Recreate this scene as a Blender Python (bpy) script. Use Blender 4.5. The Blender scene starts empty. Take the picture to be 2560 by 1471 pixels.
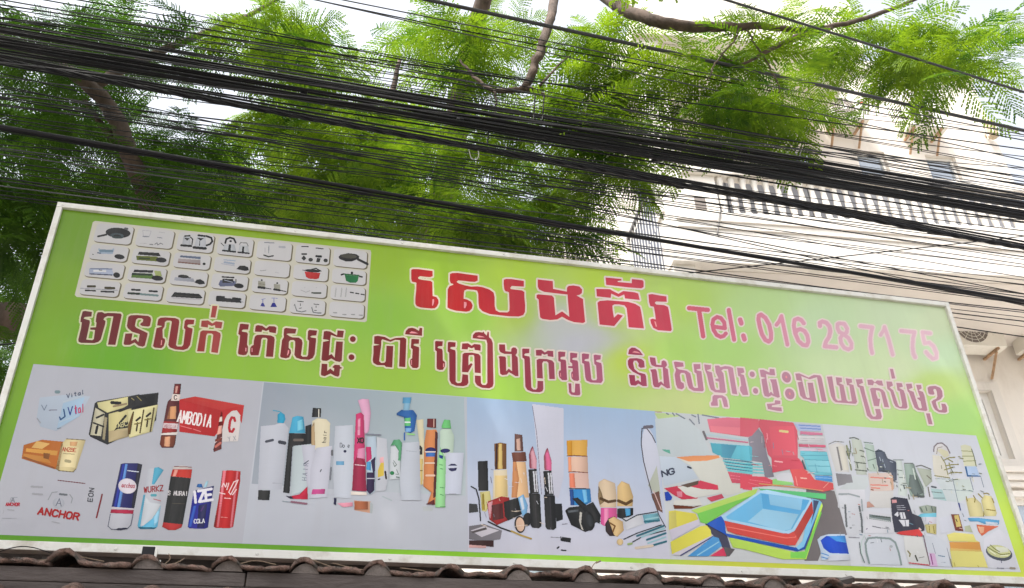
import bpy, bmesh, math, random
import numpy as np
from mathutils import Matrix, Vector
random.seed(7); rng = np.random.default_rng(7)
S = bpy.context.scene
COL = S.collection
# ---------------------------------------------------------------- camera
F = 2242.13; CX, CY = 1280.0, 735.5          # focal length and centre in photo pixels (2560 x 1471)
RM = np.array([[0.99929633, 0.03750789, 0.0],
               [0.01980424, -0.52763026, -0.84924325],
               [-0.03185333, 0.84864566, -0.5280018]])
CAM = np.array([0.0, 0.0, 1.6])
cd = bpy.data.cameras.new('camera'); cam = bpy.data.objects.new('camera', cd); COL.objects.link(cam)
cd.sensor_fit = 'HORIZONTAL'; cd.sensor_width = 36.0; cd.lens = F * 36.0 / 2560.0
cd.clip_start = 0.05; cd.clip_end = 2000
M4 = np.eye(4); M4[:3, :3] = RM; M4[:3, 3] = CAM
cam.matrix_world = Matrix(M4.tolist())
S.camera = cam
# ---------------------------------------------------------------- sky, sun, exposure
SUN_EL, SUN_AZ = math.radians(64), math.radians(-140)     # azimuth measured from +Y towards +X
wd = bpy.data.worlds.new('World'); S.world = wd; wd.use_nodes = True
nt = wd.node_tree; bgn = nt.nodes['Background']
sky = nt.nodes.new('ShaderNodeTexSky'); sky.sky_type = 'NISHITA'; sky.sun_disc = False
sky.sun_elevation = SUN_EL; sky.sun_rotation = SUN_AZ
sky.air_density = 1.0; sky.dust_density = 6.0; sky.ozone_density = 1.0
hz = nt.nodes.new('ShaderNodeHueSaturation'); hz.inputs['Saturation'].default_value = 0.30; hz.inputs['Value'].default_value = 1.9      # thin high haze whitens the sky
nt.links.new(sky.outputs[0], hz.inputs['Color']); nt.links.new(hz.outputs[0], bgn.inputs[0]); bgn.inputs[1].default_value = 0.15
sl = bpy.data.lights.new('sun', 'SUN'); sl.energy = 2.3; sl.angle = math.radians(0.6); sl.color = (1.0, 0.95, 0.86)
so = bpy.data.objects.new('sun', sl); COL.objects.link(so)
sdir = Vector((math.sin(SUN_AZ) * math.cos(SUN_EL), math.cos(SUN_AZ) * math.cos(SUN_EL), math.sin(SUN_EL)))
so.rotation_euler = sdir.to_track_quat('Z', 'Y').to_euler(); so.location = (0, 0, 30)
S.view_settings.view_transform = 'Standard'; S.view_settings.look = 'None'
S.view_settings.exposure = 0.7; S.view_settings.gamma = 1.0
S.render.film_transparent = False
try:
    S.cycles.max_bounces = 6; S.cycles.transparent_max_bounces = 8
    S.cycles.use_denoising = True
except Exception: pass
# ---------------------------------------------------------------- helpers
def lin(c):
    c = np.asarray(c, float) / 255.0
    return np.where(c <= 0.04045, c / 12.92, ((c + 0.055) / 1.055) ** 2.4)
def ray(px, py):
    v = RM @ np.array([px - CX, -(py - CY), -F]); return v / np.linalg.norm(v)
class Frame:                       # a vertical plane family: x along, y away from the street, z up
    def __init__(self, az_deg):
        a = math.radians(az_deg)
        self.d = np.array([math.sin(a), math.cos(a), 0.0]); self.n = np.array([-self.d[1], self.d[0], 0.0])
        self.rz = math.atan2(self.d[1], self.d[0])
    def at(self, px, py, D):       # pixel -> world point on the plane D metres out
        r = ray(px, py); return CAM + r * (D / (r @ self.n))
    def sz(self, px, py, D):       # pixel -> (s, z)
        p = self.at(px, py, D) - CAM; return float(p @ self.d), float(p[2] + CAM[2])
    def w(self, s, D, z):
        p = CAM + self.d * s + self.n * D; return np.array([p[0], p[1], z])
SG = Frame(75.0682); BD = Frame(81.5)

def tag(o, label=None, cat=None, group=None, kind=None):
    if label: o['label'] = label
    if cat: o['category'] = cat
    if group: o['group'] = group
    if kind: o['kind'] = kind
    return o
def obj(name, me, parent=None, mat=None, loc=None, rz=None):
    o = bpy.data.objects.new(name, me); COL.objects.link(o)
    if parent is not None: o.parent = parent
    if mat is not None and me is not None and len(me.materials) == 0: me.materials.append(mat)
    if loc is not None: o.location = loc
    if rz is not None: o.rotation_euler = (0, 0, rz)
    return o
def empty(name, loc, rz=0.0):
    o = bpy.data.objects.new(name, None); COL.objects.link(o); o.location = loc; o.rotation_euler = (0, 0, rz); o.empty_display_size = 0.1
    return o
def mesh(name, v, f, smooth=False):
    me = bpy.data.meshes.new(name); me.from_pydata([tuple(map(float, p)) for p in v], [], f); me.update()
    if smooth: me.polygons.foreach_set('use_smooth', [True] * len(me.polygons))
    return me
class MB:                          # collects boxes, tubes and lathes into one mesh
    def __init__(s): s.v = []; s.f = []
    def add(s, v, f):
        n = len(s.v); s.v += [tuple(map(float, p)) for p in v]; s.f += [tuple(i + n for i in q) for q in f]; return s
    def box(s, x0, y0, z0, x1, y1, z1):
        return s.add([(x0,y0,z0),(x1,y0,z0),(x1,y1,z0),(x0,y1,z0),(x0,y0,z1),(x1,y0,z1),(x1,y1,z1),(x0,y1,z1)],
                     [(0,3,2,1),(4,5,6,7),(0,1,5,4),(1,2,6,5),(2,3,7,6),(3,0,4,7)])
    def tube(s, pts, rad, n=8, cap=True):
        pts = [np.asarray(p, float) for p in pts]
        if not hasattr(rad, '__len__'): rad = [rad] * len(pts)
        rings = []; up = np.array([0.13, 0.21, 0.97])
        for i, p in enumerate(pts):
            t = pts[min(i + 1, len(pts) - 1)] - pts[max(i - 1, 0)]; t = t / (np.linalg.norm(t) + 1e-12)
            a = np.cross(t, up)
            if np.linalg.norm(a) < 1e-3: a = np.cross(t, [1, 0, 0])
            a /= np.linalg.norm(a); b = np.cross(t, a)
            rings.append([p + rad[i] * (math.cos(k * 2 * math.pi / n) * a + math.sin(k * 2 * math.pi / n) * b) for k in range(n)])
        v = [q for r in rings for q in r]; f = []
        for i in range(len(pts) - 1):
            for k in range(n):
                f.append((i*n + k, (i+1)*n + k, (i+1)*n + (k+1) % n, i*n + (k+1) % n))
        if cap: f.append(tuple(range(n))); f.append(tuple((len(pts)-1)*n + k for k in reversed(range(n))))
        return s.add(v, f)
    def lathe(s, prof, c=(0, 0, 0), n=10):
        v = []; f = []
        for r, z in prof:
            v += [(c[0] + r*math.cos(2*math.pi*k/n), c[1] + r*math.sin(2*math.pi*k/n), c[2] + z) for k in range(n)]
        for i in range(len(prof) - 1):
            for k in range(n): f.append((i*n + k, i*n + (k+1) % n, (i+1)*n + (k+1) % n, (i+1)*n + k))
        f.append(tuple(reversed(range(n)))); f.append(tuple((len(prof)-1)*n + k for k in range(n)))
        return s.add(v, f)
    def build(s, name, mat, parent=None, smooth=False, loc=None, rz=None, bevel=0):
        me = mesh(name, s.v, s.f, smooth)
        if bevel:
            bm = bmesh.new(); bm.from_mesh(me)
            bmesh.ops.bevel(bm, geom=list(bm.edges), offset=bevel, segments=2, affect='EDGES', profile=0.6); bm.to_mesh(me); bm.free()
        return obj(name, me, parent, mat, loc, rz)
# ---------------------------------------------------------------- materials
def material(name, base, rough=0.6, var=0.0, scale=4.0, bump=0.0, bscale=40.0, spec=0.5, dirt=None, dscale=2.0, dpos=(0.45, 0.75), stretch=None, metal=0.0):
    m = bpy.data.materials.new(name); m.use_nodes = True; n = m.node_tree.nodes; l = m.node_tree.links
    p = n['Principled BSDF']; p.inputs['Roughness'].default_value = rough; p.inputs['Specular IOR Level'].default_value = spec; p.inputs['Metallic'].default_value = metal
    tc = n.new('ShaderNodeTexCoord'); src = tc.outputs['Object']
    if stretch:
        mp = n.new('ShaderNodeMapping'); mp.inputs['Scale'].default_value = stretch; l.new(src, mp.inputs[0]); src = mp.outputs[0]
    b = np.array(base, float); out = None
    if var > 0:
        t = n.new('ShaderNodeTexNoise'); t.inputs['Scale'].default_value = scale; t.inputs['Detail'].default_value = 6; l.new(src, t.inputs['Vector'])
        r = n.new('ShaderNodeValToRGB'); r.color_ramp.elements[0].position = 0.3; r.color_ramp.elements[1].position = 0.7
        r.color_ramp.elements[0].color = (*(b * (1 - var)), 1); r.color_ramp.elements[1].color = (*np.minimum(b * (1 + var), 0.92), 1)
        l.new(t.outputs['Fac'], r.inputs[0]); out = r.outputs[0]
    if dirt is not None:
        t2 = n.new('ShaderNodeTexNoise'); t2.inputs['Scale'].default_value = dscale; t2.inputs['Detail'].default_value = 8; t2.inputs['Roughness'].default_value = 0.65; l.new(src, t2.inputs['Vector'])
        r2 = n.new('ShaderNodeValToRGB'); r2.color_ramp.elements[0].position = dpos[0]; r2.color_ramp.elements[1].position = dpos[1]
        mx = n.new('ShaderNodeMix'); mx.data_type = 'RGBA'; l.new(t2.outputs['Fac'], r2.inputs[0]); l.new(r2.outputs[0], mx.inputs[0])
        if out: l.new(out, mx.inputs[6])
        else: mx.inputs[6].default_value = (*b, 1)
        mx.inputs[7].default_value = (*dirt, 1); out = mx.outputs[2]
    if out: l.new(out, p.inputs['Base Color'])
    else: p.inputs['Base Color'].default_value = (*b, 1)
    if bump > 0:
        t3 = n.new('ShaderNodeTexNoise'); t3.inputs['Scale'].default_value = bscale; t3.inputs['Detail'].default_value = 6; l.new(src, t3.inputs['Vector'])
        bp = n.new('ShaderNodeBump'); bp.inputs['Strength'].default_value = bump; bp.inputs['Distance'].default_value = 0.02
        l.new(t3.outputs['Fac'], bp.inputs['Height']); l.new(bp.outputs[0], p.inputs['Normal'])
    return m
def ink_material():
    m = bpy.data.materials.new('printed_vinyl'); m.use_nodes = True; n = m.node_tree.nodes; l = m.node_tree.links
    p = n['Principled BSDF']; a = n.new('ShaderNodeAttribute'); a.attribute_name = 'col'
    tc = n.new('ShaderNodeTexCoord'); t = n.new('ShaderNodeTexNoise'); t.inputs['Scale'].default_value = 3.0; t.inputs['Detail'].default_value = 7; l.new(tc.outputs['Object'], t.inputs['Vector'])
    mr = n.new('ShaderNodeMapRange'); mr.inputs[3].default_value = 0.93; mr.inputs[4].default_value = 1.05; l.new(t.outputs['Fac'], mr.inputs[0])
    mx = n.new('ShaderNodeVectorMath'); mx.operation = 'SCALE'; l.new(a.outputs['Color'], mx.inputs[0]); l.new(mr.outputs[0], mx.inputs['Scale'])
    mp = n.new('ShaderNodeMapping'); mp.inputs['Scale'].default_value = (7, 1, 0.8); l.new(tc.outputs['Object'], mp.inputs[0])
    td = n.new('ShaderNodeTexNoise'); td.inputs['Scale'].default_value = 2.2; td.inputs['Detail'].default_value = 9; td.inputs['Roughness'].default_value = .7; l.new(mp.outputs[0], td.inputs['Vector'])
    rd = n.new('ShaderNodeMapRange'); rd.inputs[1].default_value = .48; rd.inputs[2].default_value = .80; rd.inputs[3].default_value = 0.0; rd.inputs[4].default_value = 0.11; l.new(td.outputs['Fac'], rd.inputs[0])
    dm = n.new('ShaderNodeMix'); dm.data_type = 'RGBA'; l.new(rd.outputs[0], dm.inputs[0]); l.new(mx.outputs[0], dm.inputs[6]); dm.inputs[7].default_value = (.26, .24, .20, 1)
    l.new(dm.outputs[2], p.inputs['Base Color'])
    p.inputs['Roughness'].default_value = 0.3; p.inputs['Specular IOR Level'].default_value = 0.22
    bp = n.new('ShaderNodeBump'); bp.inputs['Strength'].default_value = 0.5; bp.inputs['Distance'].default_value = 0.03
    t2 = n.new('ShaderNodeTexNoise'); t2.inputs['Scale'].default_value = 1.5; t2.inputs['Detail'].default_value = 3; t2.inputs['Distortion'].default_value = .6; l.new(tc.outputs['Object'], t2.inputs['Vector'])
    l.new(t2.outputs['Fac'], bp.inputs['Height']); l.new(bp.outputs[0], p.inputs['Normal'])
    return m
MAT = dict(
    ink=ink_material(),
    frame=material('white_frame_metal', (0.58, 0.57, 0.53), 0.4, 0.06, 6, dirt=(0.33, 0.29, 0.22), dscale=6, dpos=(0.5, 0.75)),
    steel=material('dark_steel', (0.10, 0.09, 0.085), 0.5, 0.2, 9),
    cable=material('black_cable', (0.006, 0.006, 0.008), 0.5, 0.2, 3, spec=0.25),
    cable2=material('grey_cable', (0.038, 0.038, 0.044), 0.5, 0.2, 3),
    bark=material('bark', (0.085, 0.058, 0.044), 0.9, 0.45, 12, bump=1.0, bscale=18, stretch=(1, 1, 0.35)),
    plaster=material('white_plaster', (0.70, 0.66, 0.605), 0.75, 0.04, 1.5, bump=0.15, bscale=30, dirt=(0.46, 0.42, 0.37), dscale=1.6, dpos=(0.52, 0.85), stretch=(1.6, 1, 0.25)),
    plaster2=material('cream_plaster', (0.75, 0.70, 0.635), 0.75, 0.04, 1.2, bump=0.15, bscale=30, dirt=(0.56, 0.50, 0.43), dscale=1.6, dpos=(0.52, 0.85), stretch=(1, 1, 0.4)),
    soffit=material('soffit_paint', (0.66, 0.61, 0.56), 0.8, 0.06, 1.0),
    wframe=material('window_frame_paint', (0.80, 0.78, 0.74), 0.45, 0.03, 5),
    rail=material('grey_blue_metal', (0.11, 0.12, 0.155), 0.5, 0.1, 5),
    acbody=material('ac_cream_metal', (0.74, 0.71, 0.64), 0.45, 0.05, 4, dirt=(0.45, 0.36, 0.25), dscale=5, dpos=(0.6, 0.85)),
    acdark=material('ac_grille', (0.20, 0.17, 0.15), 0.6, 0.1, 5),
    rust=material('rusty_bracket', (0.42, 0.27, 0.16), 0.75, 0.3, 14),
    tile=material('clay_roof_tile', (0.145, 0.088, 0.07), 0.9, 0.4, 14, bump=1.0, bscale=45, dirt=(0.06, 0.052, 0.045), dscale=16, dpos=(0.45, 0.62)),
    mortar=material('old_mortar', (0.12, 0.10, 0.09), 0.9, 0.3, 18, bump=0.5, bscale=50),
    beam=material('weathered_beam', (0.05, 0.038, 0.034), 0.75, 0.25, 3, bump=0.4, bscale=30, dirt=(0.085, 0.07, 0.065), dscale=4, dpos=(0.55, 0.8), stretch=(0.5, 2, 2)),
    asphalt=material('asphalt', (0.06, 0.06, 0.06), 0.9, 0.2, 3, bump=0.3, bscale=90),
    paving=material('concrete_paving', (0.34, 0.32, 0.30), 0.85, 0.12, 2),
    bounce_yard=material('bounce_concrete', (0.58, 0.55, 0.51), 0.85, 0.1, 2),  # kept pale so it throws light back up
    gap_shade=material('grey_gap_shade', (0.20, 0.20, 0.21), 0.5, 0.1, 3),  # grey that stands for shade in the balustrade gaps
    earth=material('earth', (0.20, 0.17, 0.13), 0.95, 0.2, 1.0),
    paint=material('road_paint', (0.75, 0.74, 0.70), 0.7, 0.1, 8),
    concrete=material('pole_concrete', (0.36, 0.35, 0.33), 0.85, 0.12, 4),
    twig=material('dry_twig', (0.22, 0.16, 0.11), 0.9, 0.3, 20),
    lamp=material('lantern_metal', (0.42, 0.33, 0.22), 0.5, 0.2, 6),
)
def glass_material():
    m = bpy.data.materials.new('window_glass'); m.use_nodes = True; n = m.node_tree.nodes; l = m.node_tree.links
    p = n['Principled BSDF']; p.inputs['Base Color'].default_value = (0.16, 0.20, 0.25, 1); p.inputs['Roughness'].default_value = 0.04; p.inputs['Specular IOR Level'].default_value = 1.0
    p.inputs['IOR'].default_value = 2.2
    return m
MAT['glass'] = glass_material()
def leaf_material(name, dark, light, trans):
    m = bpy.data.materials.new(name); m.use_nodes = True; n = m.node_tree.nodes; l = m.node_tree.links
    for x in list(n): n.remove(x)
    out = n.new('ShaderNodeOutputMaterial')
    g = n.new('ShaderNodeNewGeometry'); t = n.new('ShaderNodeTexNoise'); t.inputs['Scale'].default_value = 1.4; t.inputs['Detail'].default_value = 3
    l.new(g.outputs['Position'], t.inputs['Vector'])
    t5 = n.new('ShaderNodeTexNoise'); t5.inputs['Scale'].default_value = 14.0; t5.inputs['Detail'].default_value = 2; l.new(g.outputs['Position'], t5.inputs['Vector'])
    av = n.new('ShaderNodeMath'); av.operation = 'MULTIPLY_ADD'; av.inputs[1].default_value = 0.45; l.new(t5.outputs['Fac'], av.inputs[0]); 
    mu = n.new('ShaderNodeMath'); mu.operation = 'MULTIPLY'; mu.inputs[1].default_value = 0.6; l.new(t.outputs['Fac'], mu.inputs[0]); l.new(mu.outputs[0], av.inputs[2])
    r = n.new('ShaderNodeValToRGB'); r.color_ramp.elements[0].position = 0.36; r.color_ramp.elements[1].position = 0.70
    r.color_ramp.elements[0].color = (*dark, 1); r.color_ramp.elements[1].color = (*light, 1); l.new(av.outputs[0], r.inputs[0])
    d = n.new('ShaderNodeBsdfDiffuse'); l.new(r.outputs[0], d.inputs[0])
    gl = n.new('ShaderNodeBsdfGlossy'); gl.inputs['Roughness'].default_value = 0.45; gl.inputs[0].default_value = (0.4, 0.45, 0.35, 1)
    tr = n.new('ShaderNodeBsdfTranslucent')
    hs = n.new('ShaderNodeMix'); hs.data_type = 'RGBA'; hs.blend_type = 'MULTIPLY'; hs.inputs[0].default_value = 1.0; l.new(r.outputs[0], hs.inputs[6]); hs.inputs[7].default_value = (*trans, 1)
    l.new(hs.outputs[2], tr.inputs[0])
    ad = n.new('ShaderNodeAddShader'); l.new(d.outputs[0], ad.inputs[0]); l.new(tr.outputs[0], ad.inputs[1])
    mx = n.new('ShaderNodeMixShader'); mx.inputs[0].default_value = 0.025; l.new(ad.outputs[0], mx.inputs[1]); l.new(gl.outputs[0], mx.inputs[2])
    l.new(mx.outputs[0], out.inputs[0]); return m
MAT['leaf'] = leaf_material('feathery_leaf', (0.008, 0.030, 0.007), (0.076, 0.118, 0.012), (1.85, 1.8, 0.55))
MAT['leaf_shaded'] = leaf_material('shaded_leaf', (0.006, 0.019, 0.005), (0.026, 0.052, 0.006), (1.5, 1.6, 0.6))  # darker copy of the leaf, shade of the left crown put into colour
MAT['leaf_dark'] = leaf_material('dark_leaf', (0.012, 0.030, 0.008), (0.034, 0.060, 0.012), (1.0, 1.1, 0.6))
# ================================================================ setting: ground, road, pavement
def sheet(name, x0, y0, x1, y1, z, mat, rz=0.0):
    o = obj(name, mesh(name, [(x0, y0, 0), (x1, y0, 0), (x1, y1, 0), (x0, y1, 0)], [(0, 1, 2, 3)]), None, mat, (0, 0, z), rz)
    return tag(o, kind='structure')
sheet('ground', -300, -300, 300, 300, 0.0, MAT['earth'], SG.rz)
sheet('bounce_yard', -14, 4.6, 30, 40, 0.005, MAT['bounce_yard'], SG.rz)  # unseen pale ground, added to bounce light onto the house front
sheet('road', -150, -8.0, 150, -0.8, 0.006, MAT['asphalt'], SG.rz)
pv = MB().box(-60, -0.8, 0.0, 60, 4.2, 0.13).build('pavement', MAT['paving'], None, rz=SG.rz); tag(pv, kind='structure')
kb = MB().box(-60, -0.98, 0.0, 60, -0.803, 0.15).build('kerb', MAT['concrete'], None, rz=SG.rz, bevel=0.012); tag(kb, kind='structure')
pv2 = MB().box(-60, -11.5, 0.0, 60, -8.0, 0.13).build('pavement', MAT['paving'], None, rz=SG.rz); tag(pv2, kind='structure')
# ================================================================ the billboard
SD = 4.2                                            # metres from the camera to the sign plane
P0 = SG.at(-108.7, 1372.7, SD)                      # bottom left corner of the sign
s0, z0 = SG.sz(-108.7, 1372.7, SD); s1, z1 = SG.sz(2366.3, 760.4, SD)
BW, BH = s1 - s0, z1 - z0
KI = 1.26                                          # light level used to turn photographed ink into ink colour
def _uvm():                                          # photo pixel -> sign metres as one 3x3 matrix
    A = np.stack([SG.d @ RM, SG.n @ RM, np.array([0, 0, 1.0]) @ RM]); T = np.array([[1, 0, -CX], [0, -1, CY], [0, 0, -F]]); return A @ T
UM = _uvm().tolist()
def uv(px, py):
    a = UM[0][0]*px + UM[0][1]*py + UM[0][2]; b = UM[1][0]*px + UM[1][1]*py + UM[1][2]; c = UM[2][0]*px + UM[2][1]*py + UM[2][2]
    return SD * a / b - s0, SD * c / b + CAM[2] - z0
def inkc(c):
    return np.clip((lin(c) - VEIL) / KI, 0.004, 0.90)
VEIL = np.array([0.028, 0.028, 0.046])                                        # sheen of the vinyl, already given by the gloss
REG = dict(Z=(0, 0, 1.0), A=(1010, 650, .13737), B=(1330, 660, .14996), C=(1710, 740, .13812), D=(2040, 770, .13023),
    E=(180, 760, .14996), F=(570, 790, .13418), G=(910, 810, .13049), H=(1220, 830, .12234), I=(1550, 860, .13812), J=(1880, 880, .1305), K=(2130, 900, .12363),
    L=(180, 540, .17857), M=(540, 560, .17857), P1=(0, 900, .15797), P2=(320, 930, .15111), P3=(0, 1110, .16484), P4=(250, 1130, .15785), P5=(620, 950, .24732),
    P6=(880, 960, .24732), P7=(1160, 1000, .27484), P8=(1400, 1000, .27467), Q1=(1630, 1020, .15106), Q2=(1850, 1030, .1442), Q3=(1640, 1200, .19732),
    Q4=(2060, 1060, .14423), Q5=(2280, 1060, .14426), Q6=(2080, 1230, .1442), Q7=(2300, 1220, .15108))
def Zp(reg, pts):
    x0, y0, k = REG[reg]; return [(x0 + x * k, y0 + y * k) for x, y in pts]
def ellipse(cx, cy, rx, ry, rot=0.0, n=20):
    c, s = math.cos(math.radians(rot)), math.sin(math.radians(rot)); o = []
    for i in range(n):
        a = 2 * math.pi * i / n; x, y = rx * math.cos(a), ry * math.sin(a); o.append((cx + x * c - y * s, cy + x * s + y * c))
    return o
HR = 0.8
class Raster:                                       # a small bitmap in photo pixels that becomes rows of quads
    def __init__(s, x0, y0, x1, y1, h=HR):
        s.h = h; s.x0 = x0 - 8; s.y0 = y0 - 8; s.nx = int((x1 - x0 + 16) / h) + 1; s.ny = int((y1 - y0 + 16) / h) + 1
        s.m = np.zeros((s.ny, s.nx), bool)
        s.X = s.x0 + (np.arange(s.nx) + .5) * h; s.Y = s.y0 + (np.arange(s.ny) + .5) * h
    def win(s, pts, pad):
        xs = [p[0] for p in pts]; ys = [p[1] for p in pts]
        i0 = max(0, int((min(xs) - pad - s.x0) / s.h) - 1); i1 = min(s.nx, int((max(xs) + pad - s.x0) / s.h) + 2)
        j0 = max(0, int((min(ys) - pad - s.y0) / s.h) - 1); j1 = min(s.ny, int((max(ys) + pad - s.y0) / s.h) + 2)
        return i0, i1, j0, j1
    def poly(s, pts):
        i0, i1, j0, j1 = s.win(pts, 1); X = s.X[None, i0:i1]; Y = s.Y[j0:j1, None]; ins = np.zeros((j1 - j0, i1 - i0), bool)
        for (ax, ay), (bx, by) in zip(pts, pts[1:] + pts[:1]):
            if ay == by: continue
            ins ^= ((ay > Y) != (by > Y)) & (X < (bx - ax) * (Y - ay) / (by - ay) + ax)
        s.m[j0:j1, i0:i1] |= ins
    def stroke(s, pts, w):
        r2 = (w / 2) ** 2
        for (ax, ay), (bx, by) in zip(pts, pts[1:]):
            i0, i1, j0, j1 = s.win([(ax, ay), (bx, by)], w); X = s.X[None, i0:i1]; Y = s.Y[j0:j1, None]
            dx, dy = bx - ax, by - ay; t = np.clip(((X - ax) * dx + (Y - ay) * dy) / (dx * dx + dy * dy + 1e-9), 0, 1)
            s.m[j0:j1, i0:i1] |= (X - ax - t * dx) ** 2 + (Y - ay - t * dy) ** 2 <= r2
    def dilate(s, r):
        k = int(r / s.h) + 1; o = np.zeros_like(s.m); p = np.pad(s.m, k)
        for j in range(-k, k + 1):
            for i in range(-k, k + 1):
                if (i * i + j * j) * s.h * s.h <= r * r: o |= p[k + j:k + j + s.ny, k + i:k + i + s.nx]
        s.m = o
    def quads(s):
        q = []
        for j in range(s.ny):
            row = np.concatenate(([0], s.m[j].astype(np.int8), [0])); d = np.diff(row); a = np.where(d == 1)[0]; b = np.where(d == -1)[0]
            y0, y1 = s.y0 + j * s.h, s.y0 + (j + 1) * s.h
            for i, e in zip(a, b):
                x0, x1 = s.x0 + i * s.h, s.x0 + e * s.h; q.append([(x0, y0), (x1, y0), (x1, y1), (x0, y1)])
        return q
PRN = np.random.default_rng(21)
class Print:                                        # flat ink: polygons in photo pixels laid on the sign sheet
    def __init__(s, reg='Z', z=0.001): s.reg = reg; s.z = z; s.v = []; s.f = []; s.c = []; s.round = None
    def raw(s, pts, col, up=True):
        q = [uv(*p) for p in pts]; cols = [inkc(c) for c in col] if hasattr(col[0], '__len__') else [inkc(col)] * len(pts)
        a = sum(q[i][0] * q[(i+1) % len(q)][1] - q[(i+1) % len(q)][0] * q[i][1] for i in range(len(q)))
        if a < 0: q = q[::-1]; cols = cols[::-1]
        n = len(s.v); s.v += [(x, -s.z, y) for x, y in q]; s.f.append(tuple(range(n, n + len(q)))); s.c += list(cols)
        if up: s.z += 0.00006
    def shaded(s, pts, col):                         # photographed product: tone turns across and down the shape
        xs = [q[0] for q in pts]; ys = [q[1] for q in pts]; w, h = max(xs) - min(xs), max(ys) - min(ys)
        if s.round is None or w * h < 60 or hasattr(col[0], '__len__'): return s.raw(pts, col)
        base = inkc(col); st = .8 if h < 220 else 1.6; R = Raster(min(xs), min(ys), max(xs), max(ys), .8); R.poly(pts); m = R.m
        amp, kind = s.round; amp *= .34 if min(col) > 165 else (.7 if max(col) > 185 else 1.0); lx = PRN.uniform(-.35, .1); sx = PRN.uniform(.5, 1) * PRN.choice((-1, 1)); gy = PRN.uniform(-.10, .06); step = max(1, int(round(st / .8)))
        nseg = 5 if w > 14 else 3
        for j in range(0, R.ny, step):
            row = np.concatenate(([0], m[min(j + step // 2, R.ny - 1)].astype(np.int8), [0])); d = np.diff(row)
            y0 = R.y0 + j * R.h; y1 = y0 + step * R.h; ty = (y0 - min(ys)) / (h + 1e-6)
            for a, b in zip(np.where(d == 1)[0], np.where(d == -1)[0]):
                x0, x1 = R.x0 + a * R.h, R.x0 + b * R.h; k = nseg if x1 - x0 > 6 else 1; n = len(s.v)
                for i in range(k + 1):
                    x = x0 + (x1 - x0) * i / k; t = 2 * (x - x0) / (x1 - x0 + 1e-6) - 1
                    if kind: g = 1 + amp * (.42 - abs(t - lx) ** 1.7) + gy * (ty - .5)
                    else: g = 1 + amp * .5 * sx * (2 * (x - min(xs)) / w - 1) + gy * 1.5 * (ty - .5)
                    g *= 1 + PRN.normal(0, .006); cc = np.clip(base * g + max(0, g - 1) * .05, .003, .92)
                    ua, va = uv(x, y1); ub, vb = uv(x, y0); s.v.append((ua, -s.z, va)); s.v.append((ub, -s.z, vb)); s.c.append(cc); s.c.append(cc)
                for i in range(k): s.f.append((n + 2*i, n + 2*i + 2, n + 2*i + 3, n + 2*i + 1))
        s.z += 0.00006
    def p(s, col, *xy, reg=None):
        s.shaded(Zp(reg or s.reg, list(zip(xy[0::2], xy[1::2]))), col); return s
    def pl(s, col, pts, reg=None): s.shaded(Zp(reg or s.reg, pts), col); return s
    def e(s, col, cx, cy, rx, ry, rot=0, reg=None): s.shaded(Zp(reg or s.reg, ellipse(cx, cy, rx, ry, rot)), col); return s
    def strokes(s, col, w, lines, reg=None):
        k = REG[reg or s.reg][2]; L = [Zp(reg or s.reg, l) for l in lines]; al = [p for l in L for p in l]; ww = max(w * k, 1.0)
        r = Raster(min(p[0] for p in al) - ww, min(p[1] for p in al) - ww, max(p[0] for p in al) + ww, max(p[1] for p in al) + ww)
        for l in L: r.stroke(l, ww)
        for q in r.quads(): s.raw(q, col, False)
        s.z += 0.00006; return s
    def s(s_, col, w, *xy): return s_.strokes(col, w, [list(zip(xy[0::2], xy[1::2]))])
    def text(s, col, txt, x, y, cw, ch, rot=0.0, w=8, shear=0.0, gap=0.28):   # stroke lettering; x, y is the baseline start
        c, sn = math.cos(math.radians(rot)), math.sin(math.radians(rot)); L = []; cur = 0.0
        for t in txt:
            for line in FONT.get(t, []):
                L.append([(x + (cur + px * cw + shear * py * ch) * c + py * ch * sn, y + (cur + px * cw + shear * py * ch) * sn - py * ch * c) for px, py in line])
            cur += cw * (1 + gap)
        return s.strokes(col, w, L) if L else s
    def build(s, name, parent):
        me = mesh(name, s.v, s.f); at = me.color_attributes.new('col', 'FLOAT_COLOR', 'POINT')
        buf = np.ones((len(s.v), 4), np.float32); buf[:, :3] = np.array(s.c); at.data.foreach_set('color', buf.ravel())
        return obj(name, me, parent, MAT['ink'])
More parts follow.
